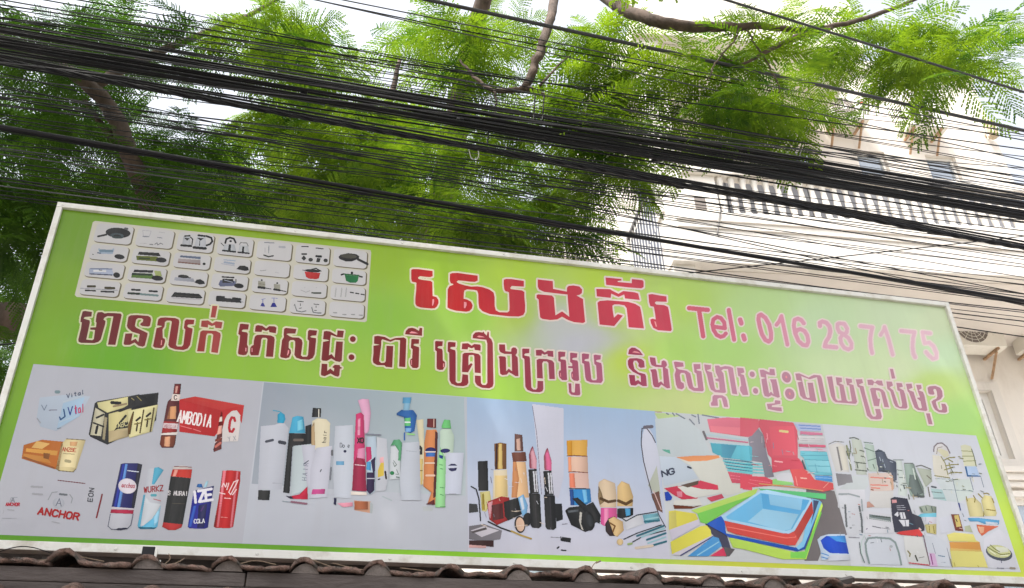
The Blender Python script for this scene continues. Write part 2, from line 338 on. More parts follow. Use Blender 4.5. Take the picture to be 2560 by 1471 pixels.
FONT = {'A': [[(0,0),(.5,1),(1,0)],[(.2,.35),(.8,.35)]], 'M': [[(0,0),(0,1),(.5,.3),(1,1),(1,0)]], 'B': [[(0,0),(0,1),(.7,1),(.95,.8),(.7,.53),(0,.53)],[(.7,.53),(1,.28),(.7,0),(0,0)]],
 'O': [[(.25,0),(0,.25),(0,.75),(.25,1),(.75,1),(1,.75),(1,.25),(.75,0),(.25,0)]], 'D': [[(0,0),(0,1),(.6,1),(1,.7),(1,.3),(.6,0),(0,0)]], 'I': [[(.5,0),(.5,1)]],
 'N': [[(0,0),(0,1),(1,0),(1,1)]], 'C': [[(1,.8),(.75,1),(.25,1),(0,.75),(0,.25),(.25,0),(.75,0),(1,.2)]], 'H': [[(0,0),(0,1)],[(1,0),(1,1)],[(0,.5),(1,.5)]],
 'R': [[(0,0),(0,1),(.75,1),(1,.78),(.75,.5),(0,.5)],[(.5,.5),(1,0)]], 'Z': [[(0,1),(1,1),(0,0),(1,0)]], 'E': [[(1,1),(0,1),(0,0),(1,0)],[(0,.5),(.8,.5)]],
 'L': [[(0,1),(0,0),(1,0)]], 'V': [[(0,1),(.45,0),(1,1)]], 'i': [[(.5,0),(.5,.6)],[(.5,.8),(.5,.85)]], 't': [[(.4,1),(.4,.1),(.7,0)],[(.1,.68),(.8,.68)]],
 'a': [[(.9,.6),(.9,0)],[(.9,.45),(.6,.62),(.2,.5),(.1,.25),(.3,0),(.6,0),(.9,.2)]], 'l': [[(.5,1),(.5,0)]], 'o': [[(.2,0),(0,.3),(.2,.6),(.7,.6),(.95,.3),(.7,0),(.2,0)]],
 'c': [[(.9,.5),(.5,.62),(.1,.4),(.15,.1),(.5,0),(.9,.12)]], 'd': [[(.9,1),(.9,0)],[(.9,.45),(.5,.6),(.1,.4),(.1,.15),(.4,0),(.9,.2)]], 'n': [[(.1,0),(.1,.6)],[(.1,.4),(.5,.62),(.9,.45),(.9,0)]],
 'e': [[(.05,.32),(.9,.32),(.7,.6),(.25,.6),(.05,.3),(.25,0),(.8,.05)]], 's': [[(.9,.55),(.4,.62),(.15,.45),(.85,.2),(.6,0),(.1,.06)]], 'h': [[(.1,0),(.1,1)],[(.1,.4),(.5,.62),(.9,.45),(.9,0)]],
 'u': [[(.1,.6),(.1,.15),(.4,0),(.9,.2)],[(.9,.6),(.9,0)]], 'r': [[(.15,0),(.15,.6)],[(.15,.4),(.5,.62),(.85,.58)]], 'U': [[(0,1),(0,.2),(.3,0),(.7,0),(1,.2),(1,1)]], 'W': [[(0,1),(.25,0),(.5,.7),(.75,0),(1,1)]],
 'S': [[(1,.85),(.7,1),(.2,1),(0,.78),(.2,.55),(.8,.45),(1,.22),(.75,0),(.2,0),(0,.15)]], 'T': [[(0,1),(1,1)],[(.5,1),(.5,0)]], 'G': [[(1,.8),(.75,1),(.25,1),(0,.75),(0,.25),(.25,0),(.75,0),(1,.2),(1,.45),(.6,.45)]],
 'K': [[(0,0),(0,1)],[(1,1),(0,.45),(1,0)]], 'Y': [[(0,1),(.5,.5),(1,1)],[(.5,.5),(.5,0)]], 'X': [[(0,0),(1,1)],[(0,1),(1,0)]], 'P': [[(0,0),(0,1),(.75,1),(1,.75),(.75,.48),(0,.48)]], '-': [[(.1,.45),(.9,.45)]],
 'F': [[(0,0),(0,1),(1,1)],[(0,.52),(.8,.52)]], '4': [[(.75,0),(.75,1),(0,.3),(1,.3)]]}

board = empty('billboard', tuple(P0), SG.rz)
tag(board, 'long green and white shop billboard with red lettering and product pictures above tile coping', 'billboard')
MB().box(0.004, 0.0, 0.004, BW - 0.004, 0.03, BH - 0.004).build('panel_back', MAT['frame'], board)
# four frame bars, proud of the sheet
fb = 0.031
MB().box(0, -0.022, 0, BW, 0.045, fb + .008).build('frame_bar', MAT['frame'], board, bevel=0.003)
MB().box(0, -0.022, BH - fb, BW, 0.045, BH).build('frame_bar', MAT['frame'], board, bevel=0.003)
MB().box(0, -0.0215, fb + .0085, fb - .002, 0.0445, BH - fb - .0005).build('frame_bar', MAT['frame'], board, bevel=0.003)
MB().box(BW - fb + .002, -0.0215, fb + .0085, BW, 0.0445, BH - fb - .0005).build('frame_bar', MAT['frame'], board, bevel=0.003)
sc_ = MB().lathe([(.007, 0), (.0055, .0035)], n=8); scm = mesh('screw', sc_.v, sc_.f); scm.materials.append(MAT['frame'])
for k in range(10):
    for z in (fb * .55, BH - fb * .5):
        o = obj('screw', scm, board); o.location = (.03 + k * (BW - .06) / 9, -.0222, z); o.rotation_euler = (math.pi / 2, 0, 0)
for k in range(5):                                  # steel uprights behind the sheet
    x = 0.35 + k * (BW - 0.7) / 4
    MB().box(x - .025, 0.046, -0.35, x + .025, 0.096, BH - 0.05).build('support_post', MAT['steel'], board)
# printed background: an uneven green with pale glare painted in behind the name and to the right
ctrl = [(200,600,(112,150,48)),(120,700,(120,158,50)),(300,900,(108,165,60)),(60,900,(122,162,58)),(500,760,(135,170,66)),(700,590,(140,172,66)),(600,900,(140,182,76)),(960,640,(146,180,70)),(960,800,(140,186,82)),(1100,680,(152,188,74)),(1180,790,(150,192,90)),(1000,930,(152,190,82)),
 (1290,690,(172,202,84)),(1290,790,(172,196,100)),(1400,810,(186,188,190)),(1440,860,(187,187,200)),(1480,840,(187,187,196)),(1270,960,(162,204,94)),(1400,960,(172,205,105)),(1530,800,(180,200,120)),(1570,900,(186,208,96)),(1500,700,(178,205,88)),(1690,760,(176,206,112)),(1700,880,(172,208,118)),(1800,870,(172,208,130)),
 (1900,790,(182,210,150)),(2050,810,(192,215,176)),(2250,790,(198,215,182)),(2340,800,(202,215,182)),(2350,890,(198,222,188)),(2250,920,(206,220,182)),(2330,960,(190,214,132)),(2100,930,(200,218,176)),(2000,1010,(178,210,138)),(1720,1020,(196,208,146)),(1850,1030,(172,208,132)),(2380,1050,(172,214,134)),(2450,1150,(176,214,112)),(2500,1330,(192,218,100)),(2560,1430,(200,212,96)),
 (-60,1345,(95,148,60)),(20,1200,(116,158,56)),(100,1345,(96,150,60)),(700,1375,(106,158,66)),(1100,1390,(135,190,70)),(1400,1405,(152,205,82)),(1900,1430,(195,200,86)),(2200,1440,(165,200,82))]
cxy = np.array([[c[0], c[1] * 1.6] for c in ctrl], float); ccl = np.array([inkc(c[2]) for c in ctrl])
NX, NZ = 110, 40; gv = []; gc = []; gf = []
TLp, TRp, BRp, BLp = [np.array(p) for p in ((146.1, 510.6), (2366.3, 760.4), (2603.4, 1464.7), (-108.7, 1372.7))]
# homography sign -> photo, to read the printed colours at a place on the sheet
def to_px(u, v):
    w = SG.w(s0 + u, SD, z0 + v) - CAM; c = RM.T @ w; return CX - F * c[0] / c[2], CY + F * c[1] / c[2]
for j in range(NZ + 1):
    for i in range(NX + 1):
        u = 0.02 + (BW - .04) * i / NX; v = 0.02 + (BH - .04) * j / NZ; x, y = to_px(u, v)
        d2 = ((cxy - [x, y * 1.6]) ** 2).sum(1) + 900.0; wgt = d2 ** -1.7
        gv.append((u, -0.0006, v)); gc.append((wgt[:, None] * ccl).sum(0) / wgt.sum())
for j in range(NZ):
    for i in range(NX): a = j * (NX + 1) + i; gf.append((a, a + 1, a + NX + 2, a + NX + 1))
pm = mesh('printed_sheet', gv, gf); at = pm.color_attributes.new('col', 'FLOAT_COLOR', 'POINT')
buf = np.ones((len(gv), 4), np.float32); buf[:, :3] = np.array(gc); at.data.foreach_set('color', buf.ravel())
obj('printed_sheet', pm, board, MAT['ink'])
# ---------------------------------------------------------------- lettering
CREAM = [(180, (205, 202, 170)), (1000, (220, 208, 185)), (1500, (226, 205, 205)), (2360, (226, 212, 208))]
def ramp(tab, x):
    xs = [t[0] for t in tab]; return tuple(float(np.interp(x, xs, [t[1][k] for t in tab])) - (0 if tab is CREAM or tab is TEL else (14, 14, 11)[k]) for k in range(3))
TITLE = [(1040, (192, 52, 60)), (1300, (200, 76, 92)), (1680, (210, 92, 112))]  # glare painted into the ink: letters and outlines wash out towards the right
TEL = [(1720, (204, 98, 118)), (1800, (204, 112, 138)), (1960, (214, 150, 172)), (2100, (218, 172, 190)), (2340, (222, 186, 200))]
LINE = [(190, (112, 28, 42)), (480, (150, 62, 68)), (540, (176, 92, 94)), (600, (140, 54, 66)), (760, (132, 48, 62)), (1000, (140, 52, 70)), (1240, (158, 74, 88)), (1340, (162, 80, 100)), (1500, (186, 112, 140)), (1570, (170, 78, 104)), (1700, (196, 134, 156)), (1800, (202, 152, 172)), (2050, (198, 150, 166)), (2200, (200, 152, 168)), (2360, (190, 142, 158))]  # paler stops near the left end are a local glare patch
T_POLY = {'A': ["130,185 160,170 260,172 400,190 520,205 522,300 480,318 400,312 290,300 255,325 262,350 330,368 480,385 515,410 520,660 590,680 625,730 628,790 600,850 560,885 500,890 300,870 230,845 205,800 205,700 220,560 225,420 190,410 145,400 130,350",
  "835,260 880,243 970,240 1150,265 1340,290 1340,380 1290,405 1200,400 1080,385 985,378 955,405 1000,435 1100,465 1220,490 1330,485 1430,500 1560,545 1630,600 1648,680 1650,850 1670,920 1730,955 1880,960 1915,935 1920,850 1910,600 1890,585 1845,575 1825,540 1812,440 1815,365 1860,350 1950,352 2100,375 2180,385 2180,490 2060,485 1960,478 1932,515 1945,535 2020,545 2150,560 2190,590 2190,680 2205,830 2200,950 2170,1010 2080,1035 1900,1030 1560,990 1430,940 1370,880 1355,800 1350,620 1330,565 1280,550 1150,540 1100,560 1090,600 1085,710 1150,725 1220,765 1248,830 1235,890 1190,935 1130,948 950,930 840,900 790,870 790,780 795,540 830,480 900,455 890,440 850,430 832,380"],
 'B': ["95,262 345,290 352,420 580,465 582,400 610,370 690,362 790,380 835,430 830,490 790,520 740,530 850,590 860,720 885,970 850,990 700,975 600,940 500,885 420,930 300,940 170,920 135,895 120,750 110,600 75,570 75,525 100,510 330,530 365,570 375,700 390,860 500,795 620,885 610,760 590,515 400,495 200,470 115,430 95,380",
  "1225,230 1490,255 1490,280 1425,290 1430,305 1660,325 1665,255 1840,275 1860,300 1860,390 1820,412 1600,395 1235,352",
  "1070,420 1300,425 1340,450 1440,500 1520,455 1700,475 1770,495 1795,605 1550,580 1535,515 1440,555 1320,500 1310,570 1080,545",
  "1090,650 1130,620 1260,610 1600,635 1720,670 1800,720 1820,800 1865,1080 1610,1060 1595,900 1575,740 1540,695 1450,680 1370,680 1340,700 1345,780 1365,900 1430,840 1515,865 1370,1040 1125,1015 1110,850",
  "1940,515 2000,505 2130,530 2240,545 2245,635 2150,635 2070,630 2045,650 2070,680 2200,690 2265,720 2280,780 2330,1100 2310,1125 2100,1110 2020,1070 1980,990 1970,930 2010,915 2060,930 2050,830 2030,720 1970,705 1950,640"]}
SLITS = {'A': ["515,725 545,720 548,770 525,840 510,835", "1090,770 1135,780 1138,830 1110,890 1088,880"], 'B': ["2035,960 2060,970 2080,1050 2060,1055"],
 'E': ["1490,610 1505,615 1495,690 1480,695"], 'F': ["325,600 345,605 340,670 322,665", "440,600 455,610 455,680 440,680", "1120,640 1140,650 1135,700 1110,745 1100,740"],
 'G': ["870,175 910,150 970,160 1040,190 950,190 880,188", "2160,250 2200,230 2260,245 2320,265 2200,265", "900,700 915,700 915,800 903,790", "1515,760 1535,770 1530,840 1512,835"],
 'H': ["1465,840 1480,850 1490,930 1475,920", "1712,860 1726,870 1730,940 1718,930"], 'I': ["215,160 260,135 320,150 370,180"], 'J': ["640,460 665,470 670,510 645,515 630,490", "705,780 730,790 735,830 710,835 695,805"]}
L_POLY = {'E': ["180,130 220,122 335,140 325,215 215,225 195,250 295,280 300,320 240,600 340,610 365,590 385,440 305,435 305,400 400,395 410,320 395,300 410,190 430,145 500,140 545,165 600,155 700,158 810,165 830,190 725,690 600,685 690,215 590,210 545,235 525,265 560,290 555,340 480,600 440,640 370,660 150,655 110,635 105,600 150,420 165,315 140,305 150,230",
  "940,220 980,195 1080,190 1270,205 1310,230 1320,270 1300,370 1270,385 1170,375 1140,355 1140,335 1180,305 1190,265 1160,245 1100,245 1070,270 1050,370 1070,400 1260,490 1260,520 1215,700 1180,720 1110,705 1045,650 960,690 880,690 860,670 890,500 1010,495 990,620 1060,585 1105,640 1130,510 1000,470 930,410 915,370 930,280",
  "1440,260 1480,235 1560,230 1720,240 1780,265 1790,310 1735,690 1760,715 1830,715 1855,690 1890,430 1865,410 1880,290 1910,262 2040,270 2030,345 1940,350 1920,375 1940,395 2010,415 2010,450 1970,690 1930,750 1860,775 1720,765 1630,730 1605,690 1610,650 1665,300 1640,285 1580,285 1550,310 1545,380 1510,430 1515,570 1550,590 1555,630 1530,710 1490,745 1380,735 1350,710 1365,640 1410,410 1490,385 1500,375 1420,365 1430,300",
  "2160,285 2270,280 2340,330 2400,295 2510,310 2490,415 2390,405 2380,360 2330,375 2270,350 2265,400 2150,385",
  "2140,470 2180,445 2400,455 2470,490 2480,530 2430,825 2320,810 2355,520 2330,500 2260,500 2240,530 2205,800 2085,795 2125,560", "2340,35 2425,40 2390,235 2310,230"],
 'F': ["225,155 260,150 390,165 375,260 280,262 255,285 270,300 350,310 370,340 355,540 375,580 370,680 340,730 290,740 200,725 185,700 190,650 215,480 225,370 190,340 205,250",
  "515,190 560,175 640,190 710,240 770,195 870,200 905,225 890,330 770,310 760,265 710,290 640,265 625,305 500,300",
  "500,390 540,360 640,355 800,370 860,400 870,450 840,770 705,765 735,440 710,415 640,415 620,450 610,560 570,740 430,740 408,700 415,600 440,565 475,545 480,470",
  "1045,245 1080,228 1275,250 1255,335 1120,335 1090,345 1150,385 1200,405 1320,410 1375,450 1390,510 1360,740 1390,765 1470,765 1490,730 1510,470 1480,440 1490,290 1520,265 1660,280 1645,370 1560,375 1530,395 1560,410 1640,420 1640,470 1615,720 1580,790 1510,825 1360,815 1270,785 1235,730 1250,560 1250,480 1220,455 1160,460 1135,490 1130,600 1170,640 1175,700 1140,780 1080,798 990,780 970,760 980,680 1005,460 1040,400 1035,350",
  "1785,295 1830,285 1900,295 2030,370 2040,275 2160,285 2140,410 2030,400 1920,360 1905,440 1880,740 1930,715 1985,785 2015,480 2140,485 2120,840 2080,865 2010,850 1925,800 1840,845 1760,840 1740,815 1770,490 1890,465 1850,450 1770,440",
  "1745,895 1850,900 1850,1030 1905,985 1970,1040 1980,985 1940,960 1990,915 2080,920 2090,955 2125,970 2110,990 2085,990 2075,1110 2050,1140 1990,1125 1910,1080 1800,1130 1740,1115 1730,1090"],
 'G': ["195,245 260,232 400,255 500,310 600,275 760,265 805,290 810,330 790,835 670,825 690,320 600,310 505,350 350,300 330,330 330,400 290,720 330,755 390,750 415,720 430,425 560,430 540,840 420,830 390,800 250,795 180,755 165,700 180,560 180,425 300,405 190,385",
  "905,300 930,292 1055,300 1050,385 960,390 945,410 970,425 1050,450 1055,490 1045,830 1010,855 930,850 890,800 878,740 885,690 920,665 930,490 895,465",
  "785,200 800,140 850,90 920,78 980,95 1050,140 1065,80 1115,85 1110,235 950,220 790,205",
  "1360,345 1380,332 1510,340 1500,430 1430,435 1405,455 1420,470 1490,485 1505,520 1510,705 1550,740 1550,820 1510,885 1450,890 1395,870 1388,830 1390,530 1360,510",
  "1605,360 1640,348 1755,360 1750,445 1670,450 1645,470 1680,490 1745,510 1755,550 1755,1110 1790,1140 1850,1135 1870,1110 1885,970 1990,980 2000,1130 1970,1180 1900,1200 1760,1190 1670,1150 1635,1080 1630,560 1600,530",
  "1880,380 1990,375 2060,425 2110,390 2220,400 2235,430 2230,520 2120,505 2110,455 2055,475 1995,450 1985,495 1870,490",
  "1885,590 1920,560 2060,555 2190,580 2230,620 2235,950 2120,940 2110,620 2090,600 2010,605 2000,640 2000,800 2050,755 2080,780 1990,935 1875,925 1880,760",
  "2080,280 2085,220 2130,170 2200,160 2270,170 2290,150 2310,190 2350,230 2365,155 2390,160 2395,260 2440,300 2465,370 2470,600 2480,1150 2460,1210 2400,1240 2260,1230 2160,1180 2125,1120 2120,995 2235,1000 2240,1140 2270,1175 2330,1175 2360,1140 2360,380 2340,310 2200,295"],
 'H': ["225,260 345,262 355,400 470,410 475,350 510,322 560,325 595,370 590,440 560,480 605,530 620,910 560,910 490,865 425,830 380,880 290,890 245,860 235,700 230,560 215,510 250,500 350,510 365,545 370,810 420,755 490,810 480,460 330,455 250,420 225,370",
  "695,355 720,345 845,350 840,440 760,450 735,475 750,490 840,505 855,540 885,1140 920,1180 980,1185 1005,1150 1010,1005 1125,1010 1130,1170 1110,1220 1050,1240 900,1230 800,1190 760,1120 740,560 700,530",
  "975,375 1090,370 1160,425 1220,388 1330,395 1335,520 1220,505 1210,455 1150,475 1100,450 1090,495 980,490",
  "990,580 1040,555 1200,560 1310,590 1350,640 1365,970 1250,970 1230,640 1200,610 1130,610 1105,650 1120,960 1000,950 995,750",
  "1430,415 1460,405 1580,415 1570,510 1490,520 1475,545 1490,565 1580,575 1595,610 1615,980 1590,995 1510,990 1455,930 1440,850 1450,800 1485,790 1480,620 1435,600",
  "1675,435 1700,430 1825,445 1815,530 1735,540 1715,560 1730,575 1820,590 1840,630 1860,990 1830,1010 1750,1000 1705,950 1695,850 1710,820 1730,810 1725,750 1635,740 1635,705 1720,705 1715,650 1675,620",
  "1640,1055 1700,1060 1705,1220 1730,1245 1770,1240 1780,1060 1870,1065 1885,1270 1870,1300 1820,1305 1700,1290 1655,1240",
  "1915,455 1950,445 2065,460 2055,555 1985,565 1965,585 1985,600 2060,610 2075,650 2110,970 2140,995 2210,990 2225,960 2205,690 2170,660 2155,480 2190,470 2305,485 2295,570 2220,580 2200,600 2230,620 2310,640 2325,700 2345,1000 2310,1050 2100,1040 2010,1000 1985,930 1960,660 1920,640"],
 'I': ["145,190 160,110 210,70 270,75 350,125 415,210 280,205",
  "140,310 170,268 300,262 390,280 435,320 445,430 370,440 330,410 335,360 300,310 250,310 235,350 260,460 330,520 450,550 470,590 485,770 410,770 330,725 280,760 200,755 180,720 160,565 265,570 275,680 325,655 375,700 370,580 230,510 160,440 140,380",
  "535,245 635,255 655,380 745,390 750,320 790,300 835,330 850,390 815,435 865,465 905,805 850,810 745,740 700,795 620,785 595,740 570,530 545,470 640,460 660,490 695,710 740,680 790,735 770,430 640,420 570,390 545,330",
  "970,335 1000,325 1140,345 1150,415 1050,425 1015,430 1060,465 1200,490 1270,540 1320,780 1350,805 1410,800 1380,540 1345,520 1325,370 1450,370 1455,455 1380,465 1390,485 1470,500 1515,840 1490,865 1330,855 1250,810 1220,740 1185,560 1160,530 1100,530 1080,570 1100,690 1150,720 1160,790 1120,830 1040,810 1010,740 985,560 1010,480 990,430",
  "1520,375 1645,390 1640,460 1570,480 1580,495 1660,520 1715,810 1740,840 1800,835 1790,690 1725,670 1720,640 1780,630 1730,520 1715,400 1780,395 1820,425 1900,405 1990,415 2040,440 2120,920 2030,905 1950,460 1870,460 1830,490 1870,540 1915,880 1880,895 1720,880 1640,830 1610,740 1570,560 1535,480",
  "1670,960 1700,930 1850,935 1910,970 1935,1030 1955,1150 1880,1145 1840,990 1800,980 1760,1000 1770,1125 1650,1125 1640,1080 1670,1040",
  "2115,435 2230,445 2250,520 2175,545 2240,570 2260,640 2320,930 2220,930 2170,850 2170,790 2190,760 2170,600 2135,580"],
 'J': ["145,350 210,345 330,400 335,330 425,335 440,455 350,450 265,430 280,560 325,800 360,765 410,820 375,610 340,530 460,530 490,660 530,870 490,885 370,835 310,870 240,850 215,790 175,530 260,505 165,480",
  "440,930 540,940 540,1000 380,1030 375,1060 560,1070 570,1145 480,1135 300,1100 280,1000 430,990",
  "825,420 900,415 1080,495 1180,445 1300,455 1330,500 1425,960 1335,955 1240,490 1100,530 940,470 960,560 1030,860 1060,890 1100,880 1060,595 1160,595 1230,960 1140,950 1100,925 980,900 920,840 870,590 960,565 850,545",
  "1430,480 1530,475 1600,900 1640,940 1710,935 1670,660 1620,630 1600,490 1715,500 1720,580 1660,600 1750,640 1810,930 1840,955 1910,950 1860,650 1815,640 1790,510 1905,525 1915,590 1850,610 1940,640 1990,880 2010,960 1980,1000 1600,970 1550,930 1510,850"],
 'K': ["70,400 200,395 220,470 135,500 150,520 230,540 260,680 380,1100 420,1150 470,1150 490,1110 460,995 565,1000 600,1150 580,1200 500,1210 380,1200 300,1130 150,570 105,540",
  "305,410 400,405 460,460 500,420 600,425 630,530 540,520 480,480 440,470 420,520 320,510", "360,590 400,570 540,575 620,610 660,660 745,965 650,960 580,660 550,630 480,620 480,680 520,790 565,790 540,945 440,935",
  "760,185 825,190 870,380 800,385",
  "690,440 800,445 825,520 755,560 830,620 930,920 960,955 1000,950 1010,900 960,640 915,620 890,470 1000,475 1025,545 945,570 1040,620 1070,700 1120,960 1090,990 960,985 880,950 840,880 770,640 710,590",
  "1085,490 1200,485 1220,570 1140,600 1160,620 1240,650 1340,960 1370,990 1410,975 1380,840 1320,790 1310,770 1370,765 1330,650 1290,510 1390,510 1405,580 1340,620 1430,650 1460,720 1520,1020 1490,1040 1330,1020 1260,970 1220,870 1150,670 1120,640",
  "1490,1085 1570,1085 1625,1310 1545,1305",
  "1520,570 1560,540 1680,530 1780,570 1820,640 1830,740 1790,800 1700,840 1690,870 1730,990 1760,1020 1810,1020 1820,990 1800,890 1880,895 1915,960 1920,1050 1880,1075 1760,1065 1680,1020 1640,960 1600,850 1640,815 1700,790 1720,740 1710,650 1690,600 1650,590 1640,620 1665,690 1640,710 1570,705 1540,680"]}
DOTS = [('F', 2325, 438, 55, 55, 0), ('F', 2300, 775, 55, 55, 0), ('I', 2390, 555, 46, 54, -25), ('I', 2450, 855, 46, 54, -25), ('J', 655, 490, 82, 108, -25), ('J', 720, 810, 88, 108, -25)]
T_STROKE = [('C', 80, [[(90,225),(430,258)],[(270,250),(345,735)]]), ('C', 72, [[(545,562),(740,590),(725,480),(665,405),(595,385),(530,430),(512,520),(535,620),(590,710),(660,745),(715,730),(755,685)]]),
 ('C', 76, [[(808,260),(905,795)]]), ('C', 84, [[(1015,435),(1035,500)]]), ('C', 84, [[(1073,725),(1092,790)]]),
 ('C', 76, [[(1390,340),(1470,400),(1540,520),(1575,680),(1570,790),(1530,830),(1470,800),(1410,700),(1370,560),(1345,430),(1355,360),(1390,340)]]),
 ('C', 70, [[(1672,525),(1720,470),(1762,370),(1870,885)]]), ('C', 72, [[(2165,500),(2120,440),(2060,415),(2000,440),(1985,540),(2010,680),(2070,820),(2150,890),(2220,900),(2250,830),(2230,720),(2180,640),(2110,605),(2050,620),(2015,680)]]),
 ('D', 78, [[(75,350),(70,290),(120,265),(200,290),(255,360),(275,450),(250,560),(190,650),(165,740),(390,760)]]),
 ('D', 72, [[(440,300),(540,310),(595,400),(590,470),(540,510),(450,470),(410,390),(410,320),(440,300)],[(540,520),(620,580),(680,690),(675,770),(620,800),(540,770),(480,680),(465,580),(500,530),(540,520)]]),
 ('D', 72, [[(850,350),(1080,380),(1060,460),(1040,600),(1050,750),(1075,870)]]), ('D', 68, [[(1240,520),(1300,430),(1310,370),(1390,600),(1470,900)]]),
 ('D', 70, [[(1630,445),(1890,470),(1860,580),(1850,740),(1865,880),(1900,950)]]), ('D', 66, [[(2190,490),(2040,470),(2060,580),(2085,680),(2170,670),(2250,740),(2310,870),(2310,960),(2240,980),(2160,910),(2110,850)]])]
def parse(s): return [tuple(map(float, t.split(','))) for t in s.split()]
def lettering(groups, strokes, dots, tab, zl, outline_r, oc):
    shapes = [Zp(r, parse(s)) for r, L in groups.items() for s in L]
    dsh = [Zp(r, ellipse(x, y, a, b, t)) for r, x, y, a, b, t in dots]
    ssh = [([Zp(r, l) for l in L], w * REG[r][2]) for r, w, L in strokes]
    al = [p for s in shapes + dsh for p in s] + [p for L, w in ssh for l in L for p in l]
    R = Raster(min(p[0] for p in al) - 8, min(p[1] for p in al) - 8, max(p[0] for p in al) + 8, max(p[1] for p in al) + 8)
    for s in shapes + dsh: R.poly(s)
    for L, w in ssh:
        for l in L: R.stroke(l, w)
    R.dilate(outline_r); pr = Print(z=zl)
    for q in R.quads(): pr.raw(q, oc(q[0][0]), False)
    pr.build('letter_outline', board)
    for s in shapes + dsh:
        pr = Print(z=zl + 0.0003); pr.raw(s, [ramp(tab, p[0]) for p in s]); pr.build('letter', board)
    for L, w in ssh:
        pts = [p for l in L for p in l]; R = Raster(min(p[0] for p in pts) - w, min(p[1] for p in pts) - w, max(p[0] for p in pts) + w, max(p[1] for p in pts) + w)
        for l in L: R.stroke(l, w)
        pr = Print(z=zl + 0.0003)
        for q in R.quads(): pr.raw(q, [ramp(tab, p[0]) for p in q], False)
        pr.build('letter', board)
PINKS = (236, 160, 172)
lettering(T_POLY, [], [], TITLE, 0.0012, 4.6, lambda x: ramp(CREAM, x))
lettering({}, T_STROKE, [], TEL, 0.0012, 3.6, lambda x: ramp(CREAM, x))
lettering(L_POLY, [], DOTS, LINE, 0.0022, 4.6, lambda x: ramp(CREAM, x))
pr = Print(z=0.0031)  # pink slits within the letters
for r, L in SLITS.items():
    for s in L: pr.raw(Zp(r, parse(s)), (232, 150, 160))
pr.build('letter_slit', board)
# ---------------------------------------------------------------- card of kitchenware, 7 x 4 rounded tiles
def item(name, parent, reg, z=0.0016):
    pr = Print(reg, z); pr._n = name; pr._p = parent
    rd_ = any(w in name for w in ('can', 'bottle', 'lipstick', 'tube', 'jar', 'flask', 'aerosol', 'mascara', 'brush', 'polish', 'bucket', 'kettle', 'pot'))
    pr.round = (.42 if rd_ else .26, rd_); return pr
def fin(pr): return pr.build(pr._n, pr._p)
card = Print('Z', 0.0007)
card.raw([(238, 553), (926, 626), (928, 632), (917, 803), (912, 806), (192, 743), (187, 738), (232, 556)], (196, 192, 180)); card = card.build('product_card', board)
cA, cB, cC, cD = [np.array(uv(*p)) for p in ((240, 555.5), (924.5, 628.5), (915, 802.5), (190.5, 739.5))]
rows = [0, .292, .53, .765, 1.0]
def quad_uv(a, b):                                   # card-local 0..1 -> sign metres
    return (cA * (1 - a) + cB * a) * (1 - b) + (cD * (1 - a) + cC * a) * b
def tile(i, j):
    a0, a1 = i / 7 + .006, (i + 1) / 7 - .010; b0, b1 = rows[j] + .012, rows[j + 1] - .022
    def rr(a0, a1, b0, b1, r=.016):
        o = []
        for (ca, cb, st) in ((a1 - r, b0 + r*2.6, -90), (a1 - r, b1 - r*2.6, 0), (a0 + r, b1 - r*2.6, 90), (a0 + r, b0 + r*2.6, 180)):
            for k in range(5):
                t = math.radians(st + k * 22.5); o.append(quad_uv(ca + r * math.cos(t), cb + r * 2.6 * math.sin(t)))
        return o
    me_v = []; me_f = []; cols = []
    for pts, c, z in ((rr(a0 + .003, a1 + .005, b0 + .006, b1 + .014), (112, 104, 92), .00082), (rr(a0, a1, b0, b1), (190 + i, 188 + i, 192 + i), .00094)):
        if sum(pts[k][0] * pts[(k+1) % len(pts)][1] - pts[(k+1) % len(pts)][0] * pts[k][1] for k in range(len(pts))) < 0: pts = pts[::-1]
        n = len(me_v); me_v += [(p[0], -z, p[1]) for p in pts]; me_f.append(tuple(range(n, n + len(pts)))); cols += [inkc(c)] * len(pts)
    me = mesh('printed_tile', me_v, me_f); at = me.color_attributes.new('col', 'FLOAT_COLOR', 'POINT'); buf = np.ones((len(me_v), 4), np.float32); buf[:, :3] = np.array(cols); at.data.foreach_set('color', buf.ravel())
    obj('printed_tile', me, card, MAT['ink'])
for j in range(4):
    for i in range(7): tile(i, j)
K0 = (28, 28, 34); K1 = (60, 60, 70); GY = (130, 134, 146); BL = (150, 165, 185); WH = (205, 205, 210)
def card_item(name, reg): return item(name, card, reg, 0.00105)
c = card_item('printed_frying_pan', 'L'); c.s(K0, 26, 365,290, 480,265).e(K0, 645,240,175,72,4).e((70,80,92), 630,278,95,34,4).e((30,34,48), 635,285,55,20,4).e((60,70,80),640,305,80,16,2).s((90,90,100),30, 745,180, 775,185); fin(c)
c = card_item('printed_jug', 'L'); c.s((165,165,172), 8, 990,205, 1110,215, 1085,290, 1000,285, 990,205).s(GY, 16, 995,290, 1070,295).s((168,168,172),8,1220,230,1300,240).s(GY,12,1200,305,1260,312).s((120,120,128),14,1090,400,1130,405).s((110,110,120),10,1160,400,1190,380,1200,410,1240,385,1270,400).s((165,165,165),5,950,385,1050,390); fin(c)
c = card_item('printed_kettle', 'L'); c.p((170,172,180),1560,290,1650,290,1665,420,1540,415).s(K0,20,1580,285,1650,280).s(K0,30,1530,415,1670,425).p(K0,1570,310,1650,315,1610,350).s(K0,16,1660,300,1690,330,1680,400); fin(c)
